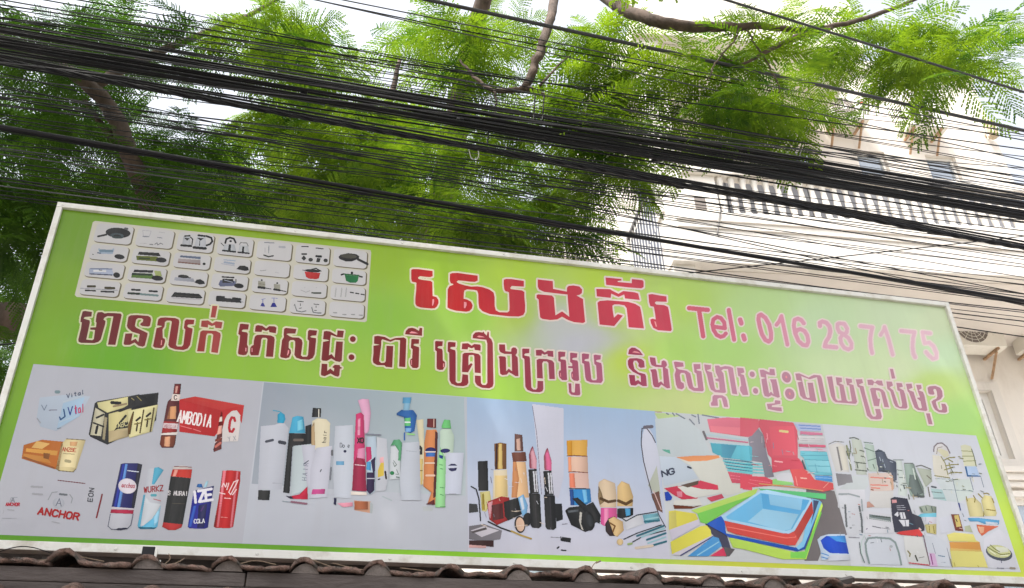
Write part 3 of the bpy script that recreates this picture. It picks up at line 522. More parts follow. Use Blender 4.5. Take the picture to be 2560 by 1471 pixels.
c = card_item('printed_kettle', 'L'); c.p((178,180,188),1750,290,1870,295,1880,450,1710,440).s(K0,26,1770,275,1860,285).s(K0,36,1705,445,1870,460).p(K0,1750,310,1850,315,1800,350).s(K1,10,1790,350,1785,420).s(K0,26,1880,285,1950,310,1965,360,1930,400,1885,415); fin(c)
for (nm, pts, cl) in (('printed_cutlery_set', None, None),): pass
c = card_item('printed_gas_stove', 'L'); c.s(BL,26,380,470,400,520,560,525,580,470).s((110,130,150),36,400,490,560,495).s((90,105,130),18,360,520,400,525).e(K0,665,575,72,34,8).s(K0,10,290,540,300,545); fin(c)
c = card_item('printed_gas_stove', 'L'); c.p((96,104,60),900,560,1180,570,1300,630,1180,640,905,620).p(K0,940,505,1215,520,1245,570,920,545).p((60,72,28),935,585,1090,590,1090,612,935,608).e((34,40,24),1250,620,75,36,5); fin(c)
c = card_item('printed_gas_stove', 'L'); c.p((150,140,145),1490,600,1800,620,1800,690,1480,660).p((95,105,130),1520,555,1800,575,1800,610,1510,580).s((120,90,90),16,1490,650,1790,680).e(K1,1850,675,22,18); fin(c)
c = card_item('printed_gas_stove', 'L'); c.p((160,168,190),240,740,560,750,590,830,240,810).s((110,120,150),14,260,740,560,745).p(WH,300,760,480,765,480,790,300,785).s(K1,10,380,760,420,765).s((80,85,110),16,250,815,560,830).e(K0,625,832,48,38,10); fin(c)
c = card_item('printed_gas_stove', 'L'); c.p((86,112,70),840,800,1120,810,1180,890,830,865).p(K0,870,755,1140,765,1130,800,860,790).p((40,60,36),840,800,1110,815,1120,840,835,830).p((150,160,110),1150,770,1240,775,1260,850,1170,845).e((34,42,20),1195,875,82,36,6); fin(c)
c = card_item('printed_gas_stove', 'L'); c.p((150,152,165),1440,860,1700,880,1720,930,1430,905).e(K1,1560,850,75,24,5).s(K0,14,1490,855,1660,870).p(K0,1715,935,1745,895,1800,890,1850,920,1860,955,1790,965); fin(c)
c = card_item('printed_gas_stove', 'L'); c.p(K0,180,1035,330,1040,340,1062,180,1055).s((70,66,60),34,225,990,320,990).p(K0,400,1050,590,1055,595,1080,400,1072).s((70,66,60),34,470,1010,590,1015).s(GY,8,120,1015,640,1045); fin(c)
c = card_item('printed_gas_stove', 'L'); c.s(K0,26,840,1035,950,1042).s(K0,26,1085,1055,1190,1062).s((50,58,64),30,790,1085,960,1095).s((110,130,135),28,960,1098,1200,1118); fin(c)
c = card_item('printed_gas_stove', 'L'); c.p(K0,1385,1135,1435,1070,1780,1095,1830,1150,1800,1162).s((80,76,80),6,1430,1110,1790,1135).s((165,160,170),10,1400,1150,1800,1175); fin(c)
c = card_item('printed_gas_stove', 'M'); c.p(K0,0,1030,330,1055,360,1110,0,1085).s(K0,34,20,1025,110,1030).s(K0,32,240,1045,340,1058).s(GY,8,340,1075,380,1100); fin(c)
c = card_item('printed_kettle', 'M'); c.strokes(K0,26,[[(130,270),(145,215),(195,195),(250,210),(275,265)]]).p((175,178,185),120,290,260,290,285,395,95,380).s(K0,24,95,375,270,395).p(K0,180,290,210,290,205,395,165,390).e(K0,205,245,18,14).s(K0,8,70,270,110,310); fin(c)
c = card_item('printed_kettle', 'M'); c.p((178,180,186),330,300,450,310,465,410,310,400).s((120,120,125),12,330,290,345,265,430,270,450,310).s(K0,22,310,400,460,415).p(K0,370,320,395,322,390,405,360,402); fin(c)
c = card_item('printed_pot_tower', 'M'); c.s(GY,14,680,262,810,270).s(GY,10,740,310,738,410).s((165,165,172),8,685,340,685,400).s(K1,18,670,440,735,462,800,450).s((165,166,175),30,890,325,960,330); fin(c)
c = card_item('printed_pot_set', 'M'); c.s(K1,14,1200,318,1290,322).s(K1,14,1400,340,1500,352).s(K1,20,1205,425,1265,425).p(K1,1230,445,1265,485,1230,520,1195,482).e(K1,1325,505,32,26).s(K0,30,1405,455,1470,460).p(K1,1415,480,1465,485,1450,540,1400,535).e(K1,1535,515,30,26); fin(c)
c = card_item('printed_grill_pan', 'M'); c.p((52,50,54),1715,465,1740,435,1850,412,1960,425,2005,455,2000,490,1900,530,1820,530,1730,495).e((80,78,80),1860,455,110,32,4).s(K0,34,1990,500,2120,565); fin(c)
c = card_item('printed_gas_stove', 'M'); c.s(BL,14,110,505,270,520).s((160,165,180),10,80,560,260,590).s((150,160,180),26,120,540,250,560).p(K0,285,635,330,590,400,588,450,610,460,655,400,660); fin(c)
c = card_item('printed_glass_set', 'M'); c.s((150,150,155),10,620,655,640,660,700,650).s((172,172,178),8,830,680,880,690); fin(c)
c = card_item('printed_casserole', 'M'); c.p((178,52,58),1240,670,1460,690,1440,765,1400,778,1300,770,1260,745).e((40,44,50),1350,660,110,22,4).s(K0,16,1340,640,1400,625,1470,665).s((110,110,120),12,1215,650,1250,655); fin(c)
c = card_item('printed_casserole', 'M'); c.p((44,112,80),1800,715,2000,735,1985,800,1960,825,1880,828,1820,800).s((40,96,72),18,1790,705,2000,725).e(K0,1903,690,18,20).s(K0,22,1755,715,1785,705).s(K0,22,2010,738,2045,745); fin(c)
c = card_item('printed_gas_stove', 'M'); c.p((95,100,130),60,790,260,800,300,870,60,880,35,850).s(K0,20,90,745,250,755).p(K0,90,770,240,775,250,830,90,830).s((150,155,175),10,120,790,230,820).e(K0,320,870,68,34,6).s(K1,12,280,780,280,820); fin(c)
c = card_item('printed_saucepan', 'M'); c.p((150,148,140),590,800,690,810,690,890,590,880).s(K0,32,595,890,680,900).s(K0,12,690,900,770,915).e(K1,640,790,14,12).s((110,105,95),6,590,840,690,850); fin(c)
c = card_item('printed_saucepan', 'M'); c.p((150,148,140),810,845,900,850,900,930,815,925).s(K0,28,815,920,890,932).s(K0,12,890,932,980,950).e(K1,858,832,14,12); fin(c)
c = card_item('printed_pan_set', 'M'); c.s((70,76,74),22,1345,968,1465,972).s((165,165,168),10,1190,930,1260,960,1310,940).s((160,160,165),6,1240,900,1250,890).s((160,160,165),6,1400,900,1410,890); fin(c)
c = card_item('printed_flask_set', 'M')
for x in (1680, 1760, 1825): c.s((170,170,172),18,x,920,x-12,1020).s(GY,8,x,900,x,905)
for x in (1905, 1980, 2055): c.s(K1,16,x-25,960+(x-1905)*.18,x+20,968+(x-1905)*.18)
fin(c)
c = card_item('printed_blender', 'M'); c.p((62,64,140),620,1155,690,1160,665,1110,640,1110).s((120,124,180),8,640,1060,690,1050).s((90,94,160),8,655,1060,655,1110); fin(c)
c = card_item('printed_blender', 'M'); c.p((52,54,130),760,1165,855,1168,825,1110,790,1108).s((120,124,180),8,780,1040,860,1045).s((90,94,160),8,810,1050,810,1110); fin(c)
c = card_item('printed_steamer_pot', 'M'); c.s((112,116,124),14,1100,1130,1130,1220,1200,1235,1260,1220).s(K1,12,1145,1085,1220,1092).s(K1,10,1165,1185,1195,1180).s(K0,8,1180,1120,1182,1150).s((150,150,155),8,1090,1140,1120,1170); fin(c)
c = card_item('printed_steamer_pot', 'M'); c.s((112,116,124),14,1340,1170,1360,1240,1420,1250,1470,1250).s(K1,10,1370,1125,1440,1132).s(K1,10,1380,1215,1405,1215).s(K0,8,1400,1150,1402,1175); fin(c)
c = card_item('printed_bowl_set', 'M')
for x, y in ((1670, 1245), (1800, 1270), (1920, 1270), (2030, 1280)): c.s((150,150,155),16,x-25,y,x+20,y+3)
fin(c)
# ---------------------------------------------------------------- five picture panels
BT = lambda x: 904.4 + .0759 * x                    # top edge of the picture band
BB = lambda x: 1337.5 + .0366 * x                   # bottom edge
def panel(xt0, xt1, xb1, xb0, ct, cb, nv=1):
    pr = Print('Z', 0.0010); q = [(xt0, BT(xt0)), (xt1, BT(xt1)), (xb1, BB(xb1)), (xb0, BB(xb0))]
    pr.raw(q, [ct, ct, cb, cb]); return pr.build('picture_panel', board)
pn1 = panel(83.7, 657, 606, -37, (176, 177, 188), (180, 180, 190))  # panel whites carry the light and glare that rise to the right
pn2 = panel(657, 1167, 1170, 606, (182, 186, 197), (186, 188, 199))
pr = Print('Z', .00105); pr.raw([(660, 956.5), (1160, 994), (1163, 1120), (1164, 1240), (900, 1228), (629, 1210)], [(148,156,170), (166,182,190), (170,184,190), (180,190,196), (180,184,194), (156,162,174)]); pr.build('printed_backdrop', pn2)
pn3 = panel(1167, 1637, 1675, 1170, (160, 182, 212), (200, 198, 212))
pn4 = panel(1637, 2056, 2128, 1675, (194, 198, 204), (196, 198, 202))
pn5 = panel(2056, 2440, 2552, 2128, (202, 205, 216), (206, 208, 216))
BK = (34, 30, 30); GOLD = (198, 186, 138)
# --- panel 1: drinks
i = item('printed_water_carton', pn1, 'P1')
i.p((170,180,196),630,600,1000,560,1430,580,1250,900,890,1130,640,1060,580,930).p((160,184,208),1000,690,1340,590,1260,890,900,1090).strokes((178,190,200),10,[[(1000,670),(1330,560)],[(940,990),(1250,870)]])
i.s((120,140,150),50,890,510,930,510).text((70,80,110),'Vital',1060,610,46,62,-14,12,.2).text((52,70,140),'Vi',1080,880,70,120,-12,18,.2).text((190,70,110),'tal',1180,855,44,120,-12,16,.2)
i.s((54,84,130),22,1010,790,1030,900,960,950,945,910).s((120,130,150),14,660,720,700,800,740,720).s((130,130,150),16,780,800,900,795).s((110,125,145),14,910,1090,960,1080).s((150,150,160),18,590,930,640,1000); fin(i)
i = item('printed_gold_can_pack', pn1, 'P1')
i.p(BK,1405,1180,1500,690,1540,660,2060,575,2510,520,2470,960,2420,1000,1700,1345,1600,1300,1430,1220)
i.p((206,198,150),1540,680,2060,580,2090,720,1700,840,1560,760).p((198,188,140),1720,860,2080,760,2060,1210,1720,1310).p((176,160,128),1720,1130,2070,1080,2060,1210,1720,1310)
i.p((188,182,160),1510,760,1660,850,1600,1210,1430,1190).p((150,140,118),1650,900,1700,920,1660,1280,1620,1260).s(BK,26,1480,1000,1640,1060).s(BK,30,1530,920,1640,870).s(BK,40,1540,1060,1520,1160)
i.s(BK,34,1990,890,1930,960,1860,1050).p(BK,1800,1130,1900,1000,2030,980,2020,1080,1860,1100).text((206,198,150),'ABC',1870,1080,44,66,-14,10).s(BK,50,1770,680,1900,690).s((150,132,110),30,1800,740,2000,700).p(BK,1860,820,2089,680,2089,760,1900,830)
i.reg = 'P2'; i.p((210,202,156),0,650,500,545,400,990,20,1100).p((30,28,32),0,620,420,540,430,500,300,420,180,375,60,400,0,420)
i.strokes((150,140,100),12,[[(60,440),(100,470)],[(150,410),(220,480)]])
for x in (90, 260, 430): i.s((88,76,52),24,x,690-x*.2,x-60,1040-x*.12)
for x, y in ((180, 790), (350, 720)): i.s((60,54,44),34,x+20,y-30,x-40,y+20).s((70,62,50),26,x-20,y+60,x-40,y+190).s((120,108,74),20,x-70,y+80,x+30,y+60)
i.p((110,84,40),0,1080,40,960,60,840,100,700,70,690,0,900); fin(i)
i = item('printed_bottle', pn1, 'P2')
i.p((92,46,44),770,200,880,200,860,400,850,500,870,560,800,1050,780,1200,750,1260,560,1260,525,1200,560,1000,640,560,660,490,740,420).p((206,150,112),700,580,800,570,790,780,660,780).p((150,96,78),660,700,700,560,690,780,640,780)
i.p((222,206,200),740,370,870,375,850,480,710,480).text(K1,'C',765,460,44,66,0,14).p((150,40,54),590,820,845,830,800,1020,560,1010).p((214,196,200),590,850,830,860,815,950,575,930).text((170,120,130),'ABODIA',600,925,26,50,3,8).p((222,212,208),555,1020,830,1000,800,1050,540,1050)
i.p((118,66,50),545,1070,790,1060,760,1240,560,1245,530,1190).p((216,160,128),610,1080,700,1075,690,1240,600,1235).p((122,40,50),780,230,860,230,850,360,750,360).p((214,160,150),790,240,830,240,810,350,780,350); fin(i)
i = item('printed_red_carton', pn1, 'P2')
i.p((178,48,58),850,460,1110,410,1920,555,1880,850,1760,650,1680,700,1580,900,1430,1070,850,990).p((184,62,70),850,460,1110,410,1920,555,1540,640).p((176,46,58),850,470,1540,640,1430,1070,850,995).p((186,66,70),1160,480,1240,465,1560,510,1500,530)
i.text((236,226,226),'AMBODIA',815,830,58,190,9,24,.02,.42).s((220,120,126),14,860,895,1050,945).s((220,120,126),14,1080,950,1200,990)
i.p((208,200,200),1640,720,1720,650,1800,640,1860,720,1850,900,1820,1150,1560,1160,1560,960,1600,800).text((176,44,70),'C',1665,985,80,230,8,42).text((150,150,160),'YX',1660,1150,40,70,-8,10,0,1.2); fin(i)
i = item('printed_bottle', pn1, 'P2'); i.p((96,52,50),1540,660,1560,660,1570,880,1545,1280,1420,1330,1410,1290,1470,1080,1500,860).p((222,208,200),1520,750,1560,745,1560,820,1505,830).p((222,160,150),1500,900,1560,890,1550,1020,1470,1050).s((230,200,196),16,1440,1170,1550,1090).s((190,110,104),40,1450,1240,1530,1180).p((120,60,56),1440,1120,1560,1090,1550,1140,1440,1160); fin(i)
i = item('printed_beer_carton', pn1, 'P3')
i.p((176,104,62),360,20,620,-55,640,-60,960,-30,900,400,830,385,330,225).p((206,150,84),400,70,880,110,860,180,390,120).p((190,130,76),360,150,700,200,780,300,345,215).p((128,84,34),660,140,760,150,740,240,660,220).p((212,170,110),560,-40,760,0,640,80,480,60).p((140,84,44),345,215,830,385,835,360,360,190); fin(i)
i = item('printed_beer_can', pn1, 'P3'); i.p((206,190,148),990,-55,1010,-75,1290,-60,1295,-40,1160,380,1110,425,890,405,850,370,930,0).p((222,206,164),960,40,1200,60,1140,360,900,350).s((120,110,92),12,850,375,890,408,1110,428,1150,385).s((120,110,92),12,1010,-72,1295,-55).p((206,160,120),1060,-30,1180,-30,1160,40,1060,30).text((176,70,54),'ANZBE',945,112,34,56,4,10).s((170,160,130),46,1000,260,1060,270).s((150,140,110),10,960,150,1130,160); fin(i)
i = item('printed_white_can_pack', pn1, 'P3'); i.s((120,70,84),12,880,555,1290,603).strokes((150,152,160),14,[[(730,850),(790,740),(870,730)],[(1060,770),(1100,830),(1080,900)]]).s((110,114,124),30,910,765,1010,775).e((172,174,184),890,900,90,80).text((110,112,130),'A',850,940,80,110,6,12).text((166,26,54),'ANCHOR',575,1065,76,98,8.5,28,.12,.42)
i.s((160,160,168),30,480,650,640,660).s((160,160,168),30,500,760,640,770).text((70,70,84),'EON',1400,880,50,70,-82,12,0,.5).s((130,40,66),22,1550,770,1465,1120).s((165,165,172),16,790,1180,900,1205); fin(i)
i = item('printed_white_can', pn1, 'P3'); i.strokes((152,154,164),10,[[(150,880),(170,820),(260,815)]]).text((120,122,136),'A',165,890,60,70,4,10).text((176,40,76),'ANCHOR',90,940,24,44,1,13,.1,.5).s((165,165,172),20,120,1000,210,1010).s((160,160,168),8,30,1130,250,1135).s((165,165,170),8,60,1010,45,1060); fin(i)
i = item('printed_blue_can', pn1, 'P4'); i.p((20,26,104),330,195,380,182,600,182,670,205,540,900,185,870).p((96,140,206),400,195,440,195,320,880,270,880).p((40,60,150),360,195,400,195,270,880,220,870).p((12,16,70),600,185,668,205,545,890,500,890).pl((214,206,216),ellipse(435,545,145,120,10,22)).text((170,70,90),'bacchus',305,560,26,70,3,12,.1,.4).s((210,215,230),14,440,300,610,320).p((206,196,206),190,875,545,900,540,915,180,905).p((170,50,84),175,915,535,925,525,985,165,970).p((184,184,194),165,975,525,990,480,1190,420,1235,180,1225,130,1190).strokes((90,92,112),12,[[(165,990),(128,1180),(180,1228),(300,1240)],[(525,990),(490,1160),(430,1225)]]).p((42,42,76),240,1235,290,1210,420,1205,440,1225,330,1245); fin(i)
i = item('printed_light_blue_can', pn1, 'P4'); i.p((184,186,196),760,270,980,250,960,820,910,1190,640,1200,590,1190,700,700).p((84,160,190),860,255,930,245,1010,290,860,520,820,520).p((92,164,194),720,680,690,680,595,1170,610,1215,680,1215,640,1170).p((100,178,214),640,1200,900,980,965,850,910,1190,860,1220,640,1220).p((150,200,226),850,1040,960,860,920,1100,860,1180).p((196,200,208),720,700,800,800,960,830,830,1060,680,1180,650,1160).p((50,104,130),600,1190,900,1200,860,1225,640,1225).text((150,36,66),'WURKZ',700,650,44,86,-6,16,.1,.45).s((90,160,176),40,820,690,880,690).s((180,110,120),14,850,750,960,780); fin(i)
i = item('printed_black_can', pn1, 'P4'); i.p((196,186,184),1160,235,1300,220,1455,245,1440,275,1150,275).p((190,60,60),1150,280,1460,280,1440,420,1120,390).p((28,26,30),1120,390,1440,420,1310,1150,1000,1120).p((176,54,66),1000,1120,1310,1150,1290,1200,1200,1240,1080,1240,985,1190).s((120,30,36),10,1180,235,1450,245).text((206,200,204),'SAMURAI',1080,685,34,62,2,14,0,.34).s((90,84,84),8,1140,820,1340,825).p((222,150,140),1180,285,1240,285,1200,390,1150,390).s((46,42,44),50,1180,450,1060,1090); fin(i)
i = item('printed_cola_can', pn1, 'P4'); i.p((24,38,140),1480,650,1800,560,1710,1200,1660,1220,1420,1215,1390,1190).p((60,90,180),1480,860,1530,850,1450,1190,1400,1190).p((12,20,96),1560,850,1700,820,1650,1200,1540,1210).p((30,50,110),1480,620,1805,540,1800,580,1480,650).text((226,222,232),'IZE',1465,810,100,170,-9,42,.06,.1).p((56,100,160),1530,560,1545,510,1610,510,1630,570).p((160,196,214),1640,560,1680,470,1720,460,1690,560).text((220,220,230),'COLA',1490,1135,34,60,-4,12,.1).s((100,60,130),12,1640,870,1600,940); fin(i)
i = item('printed_red_can', pn1, 'P4'); i.p((178,50,60),1940,300,2080,295,2225,310,2220,460,2110,1190,2040,1215,1830,1205,1800,1190,1890,680).p((222,120,134),1950,300,2000,300,1880,1190,1850,1190).p((222,120,134),2165,310,2195,310,2090,1190,2055,1190).p((186,46,50),2020,310,2150,310,2060,1190,1910,1190).p((140,34,50),1830,1000,1855,1000,1830,1195,1800,1185).strokes((236,206,208),16,[[(1930,560),(1960,500),(1990,560),(2010,500)],[(2190,450),(2120,480),(2040,640),(2070,680),(2180,470)],[(1890,650),(1980,670)],[(2040,500),(2010,600)],[(2160,600),(2100,680)]]).s((236,196,198),12,1970,735,2070,742).s((222,150,150),8,1910,1035,2020,1045); fin(i)
# --- panel 2: toiletries
i = item('printed_pump_bottle', pn2, 'P5', .0011); i.p((186,188,200),130,470,270,455,310,440,370,440,410,490,400,560,340,1110,100,1110); i.p((60,150,186),300,350,330,330,370,350,380,400,360,440,295,435).s((70,150,180),10,255,310,320,322,350,345).s((78,80,98),26,185,625,250,610).s((70,72,88),36,320,630,370,640).p((34,34,46),105,1115,225,1120,215,1220,100,1215).s((170,172,180),8,250,1045,335,1048); fin(i)
i = item('printed_black_bottle', pn2, 'P5', .0017); i.p((26,28,44),415,540,580,545,590,660,450,680,420,1150,355,1140).p((76,160,196),450,380,500,365,560,375,580,540,415,540).p((120,190,214),500,420,550,400,560,500,500,520).s((110,100,100),26,470,610,550,610).p((24,24,34),580,470,640,450,640,660,580,660); fin(i)
i = item('printed_shampoo_bottle', pn2, 'P5', .0021); i.p((214,204,180),650,420,700,390,790,400,830,440,820,700,700,720,640,690).p((176,150,120),640,480,670,420,680,690,640,690).p((26,30,34),655,285,740,290,735,380,645,380).s((214,210,200),8,715,300,715,380).text((110,104,100),'hair',785,640,22,36,-85,7,0,.5); fin(i)
i = item('printed_white_tube', pn2, 'P5', .0025); i.p((182,192,198),460,670,640,650,610,1120,430,1170).p((188,188,202),540,660,680,665,660,1100,600,1100).p((184,40,80),420,1180,520,1160,600,1080,605,1210,450,1205).p((60,52,76),380,1175,440,1180,460,1205,430,1205).text((130,130,150),'HAIR',590,1020,26,44,-84,6,0,.9).s((90,96,110),10,570,850,610,820).s((150,160,170),8,350,1230,600,1250).s((140,100,120),20,440,1235,590,1255); fin(i)
i = item('printed_white_tube', pn2, 'P5', .0029); i.p((192,192,206),690,690,850,670,830,860,800,1190,620,1200,630,900).p((190,80,140),650,1110,780,1105,775,1155,640,1160).s((80,80,96),10,730,930,740,910).s((110,110,120),22,850,720,850,760).s((120,122,134),16,840,890,830,1010); fin(i)
i = item('printed_lotion_tube', pn2, 'P5', .0029); i.p((192,196,208),880,470,1060,460,1070,900,1040,1200,870,1190,860,900).text((90,92,104),'Dove',930,685,20,44,2,6).e((44,48,84),980,725,15,14).p((110,160,196),890,825,970,825,970,865,890,865).p((30,44,84),870,1195,895,1200,890,1270,865,1260).p((222,150,170),900,1250,1060,1240,1060,1280,960,1290).p((226,214,206),1040,1130,1200,1140,1200,1170,1040,1165).p((166,100,80),1080,1230,1210,1235,1210,1310,1075,1310); fin(i)
i = item('printed_pink_aerosol', pn2, 'P6', .0033); i.p((212,160,190),60,170,100,155,170,160,190,300,170,480,130,520,100,300).p((196,66,116),40,310,90,290,120,320,130,700,145,1090,0,1080,20,700).p((150,36,84),20,800,60,700,140,800,140,1090,0,1080).p((226,150,180),60,360,85,350,80,520,55,520).p((216,140,176),60,660,130,650,130,760,50,750).text((40,30,50),'XO',55,600,26,50,0,12).s((230,200,210),8,30,820,130,830); fin(i)
i = item('printed_purple_aerosol', pn2, 'P6', .0037); i.p((176,190,206),150,540,240,530,250,700,230,1090,180,1125,145,1090).p((190,60,110),140,640,190,640,200,760,145,800).p((80,150,196),150,790,190,790,190,880,145,870).p((60,50,84),190,780,235,740,225,1080,180,1120,145,1080,150,900,210,900).s((130,134,150),14,140,512,290,520).s((190,190,205),8,150,960,225,960); fin(i)
i = item('printed_cup_lotion', pn2, 'P6', .0033); i.p((188,190,200),250,540,350,560,370,900,340,1080,240,1090).p((206,180,90),260,880,290,800,320,790,320,930,260,950).p((222,170,176),280,750,320,740,320,800,280,800).s((60,44,40),18,335,890,345,960).s((60,50,50),12,265,970,280,965); fin(i)
i = item('printed_flower_bottle', pn2, 'P6', .0035); i.p((196,200,206),390,640,480,620,490,960,380,970).p((92,154,118),390,630,420,570,480,565,505,600,490,780,465,780,470,680,430,620).e((40,120,84),405,905,22,20).strokes((120,130,130),7,[[(420,780),(450,820),(430,840),(415,800)],[(450,870),(470,920),(440,915)]]).s((110,124,124),14,450,945,475,950); fin(i)
i = item('printed_blue_bottle', pn2, 'P6', .0035); i.p((44,96,160),450,300,500,265,620,270,655,320,630,480,590,500,535,480,525,340,450,320).p((90,150,190),515,140,600,140,590,200,510,200).p((130,170,196),525,200,585,200,580,270,515,270).p((100,180,120),530,350,590,345,590,430,530,430).s((230,236,240),12,535,390,585,392).p((120,164,210),540,450,600,450,590,490,535,490).s((60,100,170),12,530,500,528,570).s((150,210,140),14,560,510,630,515); fin(i)
i = item('printed_white_bottle', pn2, 'P6', .0039); i.p((187,191,203),510,600,680,590,690,1000,700,1180,500,1180,480,1000).s((170,175,185),8,550,680,650,690); fin(i)
i = item('printed_cream_bottle', pn2, 'P6', .0033); i.p((206,196,170),650,370,720,360,740,1010,690,1030,680,600).p((34,36,60),655,635,690,625,710,650,710,720,675,720,690,670).p((206,180,120),680,760,715,760,710,1020,680,1020).s((120,100,60),8,680,880,710,880); fin(i)
i = item('printed_orange_bottle', pn2, 'P6', .0037); i.p((200,130,92),730,600,750,470,850,465,865,500,840,1220,760,1220,800,1100,720,1040).p((84,50,36),840,480,865,500,850,1140,820,1160).p((104,50,46),760,355,850,355,850,450,755,440).s((206,170,160),10,825,360,825,440).e((34,48,104),795,675,55,30).p((70,110,180),745,700,840,700,835,740,745,740).s((222,206,206),12,740,690,840,690).s((226,206,190),14,740,805,830,805).s((226,190,170),20,750,930,830,930).p((96,50,46),745,1220,830,1170,835,1225); fin(i)
i = item('printed_green_bottle', pn2, 'P6', .0041); i.p((186,204,190),890,480,910,460,1000,460,1030,530,1020,760,890,720).p((150,206,150),890,640,950,780,940,1250,840,1250,860,800).p((110,186,120),905,430,930,365,990,370,1000,455,905,450).e((36,52,104),940,680,50,22,-4).p((44,70,140),880,720,920,730,915,765,880,750).strokes((90,150,100),8,[[(885,820),(915,825)],[(890,860),(915,865)],[(890,1050),(930,1055)],[(890,1120),(920,1130)],[(890,1245),(940,1245)]]); fin(i)
i = item('printed_jar', pn2, 'P6', .0045); i.p((194,198,214),950,700,1130,700,1100,1120,940,1120).p((28,34,92),970,830,1000,812,1040,812,1062,830).p((28,34,92),970,858,1060,852,1050,880,1010,890,985,880).s((170,172,186),8,980,1115,1050,1115); fin(i)
i = item('printed_table_reflection', pn2, 'P6', .0012); i.p((196,150,130),20,1180,190,1190,200,1310,25,1280).p((170,176,180),180,1190,215,1220,205,1310,180,1310); fin(i)
i = item('printed_table_reflection', pn2, 'P6', .0012); i.s((170,180,184),12,310,1140,400,1180); fin(i)
i = item('printed_table_reflection', pn2, 'P6', .0012); i.p((180,184,188),710,1240,830,1240,810,1290,720,1290); fin(i)
# --- panel 3: cosmetics
i = item('printed_nail_polish', pn3, 'P7', .0012); i.p((30,30,38),125,560,215,555,222,830,130,830).p((196,186,130),145,840,235,830,250,930,200,1020,160,1010).p((160,140,70),165,860,180,850,190,1000,165,1000); fin(i)
i = item('printed_foundation_bottle', pn3, 'P7', .0012); i.p((120,84,40),275,400,330,390,385,400,385,630,280,635).p((206,180,120),315,400,345,400,350,630,310,630).p((70,44,24),290,400,305,400,300,630,285,630).p((214,200,176),270,640,390,635,405,900,260,930).p((216,190,140),280,690,390,690,395,880,280,890); fin(i)
i = item('printed_cream_bottle', pn3, 'P7', .0012); i.p((104,76,80),460,310,530,320,540,470,460,470).p((110,72,72),432,480,560,475,570,560,445,565).p((214,176,140),445,565,560,565,590,890,430,890).p((190,132,98),445,565,475,565,500,720,480,890,435,890).p((196,160,150),475,360,510,350,515,460,480,460); fin(i)
for (dx, dy, pk) in ((0, 0, (204, 150, 165)), (135, 15, (208, 104, 146))):
    i = item('printed_lipstick', pn3, 'P7', .0016); i.p((150,80,100),590+dx,500+dy,610+dx,440+dy,625+dx,420+dy,660+dx,540+dy,660+dx,630+dy,595+dx,625+dy).p(pk,605+dx,480+dy,628+dx,440+dy,662+dx,560+dy,660+dx,630+dy,615+dx,620+dy).p((40,34,40),585+dx,635+dy,660+dx,630+dy,680+dx,850+dy,600+dx,850+dy).p((206,206,216),625+dx,650+dy,660+dx,650+dy,672+dx,840+dy,640+dx,840+dy).p((60,56,64),640+dx,650+dy,648+dx,650+dy,660+dx,840+dy,652+dx,840+dy).p((32,30,40),590+dx,850+dy,690+dx,855+dy,705+dx,1150+dy,680+dx,1170+dy,620+dx,1165+dy,605+dx,1140+dy).p((70,68,80),640+dx,870+dy,650+dx,870+dy,665+dx,1150+dy,655+dx,1150+dy); fin(i)
i = item('printed_cap', pn3, 'P7', .0013); i.p((40,38,48),820,945,890,945,900,1090,840,1110); fin(i)
i = item('printed_red_jar', pn3, 'P7', .0020); i.p((150,40,56),205,930,340,880,410,890,440,1080,300,1140,230,1090).p((206,150,160),215,940,260,920,240,1080,225,1060).p((34,40,48),360,930,490,890,530,1040,400,1100,370,1060).p((120,166,206),490,890,540,860,580,960,570,1040,530,1060).p((90,24,40),250,960,350,940,360,1080,260,1100).p((196,206,220),505,900,530,880,550,990,530,1010); fin(i)
i = item('printed_powder_compact', pn3, 'P7', .0024); i.e((34,32,44),575,1090,42,62,10).e((52,44,50),508,1135,50,78,-6).e((214,180,160),510,1135,38,64,-6); fin(i)
i = item('printed_eyeshadow_palette', pn3, 'P7', .0018); i.p((70,70,80),45,945,120,950,130,1020,45,1030).p((120,116,126),45,1150,180,1130,345,1190,330,1270,180,1290,45,1270).p((196,190,200),60,1190,180,1150,320,1190,160,1250).p((90,84,92),60,1200,200,1160,210,1180,80,1215).s((30,28,36),12,65,790,110,815,135,900,150,1100).s((50,40,40),14,220,1110,330,1165,430,1200).s((176,150,90),16,430,1195,520,1235,610,1265).p((70,50,54),45,1280,270,1280,270,1340,45,1320).p((206,160,160),45,1320,200,1330,200,1350,45,1345); fin(i)
i = item('printed_mirror_stand', pn3, 'P7', .0012); i.p((196,196,212),620,40,905,80,905,700,860,900,700,800).s((120,110,130),5,622,60,660,300,705,860); fin(i)
i = item('printed_pencil', pn3, 'P7', .0014); i.p((50,48,58),880,1250,946,1255,946,1288,885,1282).s((140,140,150),7,790,1250,880,1255).s(K0,14,848,1350,862,1340).s(K0,12,885,1368,925,1372).p((50,48,58),0,1245,100,1260,95,1300,5,1285,reg='P8').s((140,140,150),7,880,1255,890,1255); fin(i)
i = item('printed_jar_stack', pn3, 'P8', .0012); i.p((206,160,90),60,370,250,365,245,515,65,510).p((196,140,60),60,380,110,375,110,510,65,505).p((210,176,160),70,520,250,515,255,660,75,655).p((226,150,120),75,520,100,520,105,660,78,655).p((208,176,168),80,665,255,660,265,805,85,800).p((220,130,110),85,670,130,670,140,800,90,800).s((110,60,50),8,65,512,130,508,245,515).s((110,60,50),7,78,658,130,655,250,664).p((60,130,190),85,815,275,815,285,930,230,960,95,960).p((34,80,140),85,815,120,815,130,960,95,960).p((120,180,220),200,820,240,820,250,930,220,940).s((44,30,34),8,85,808,270,812); fin(i)
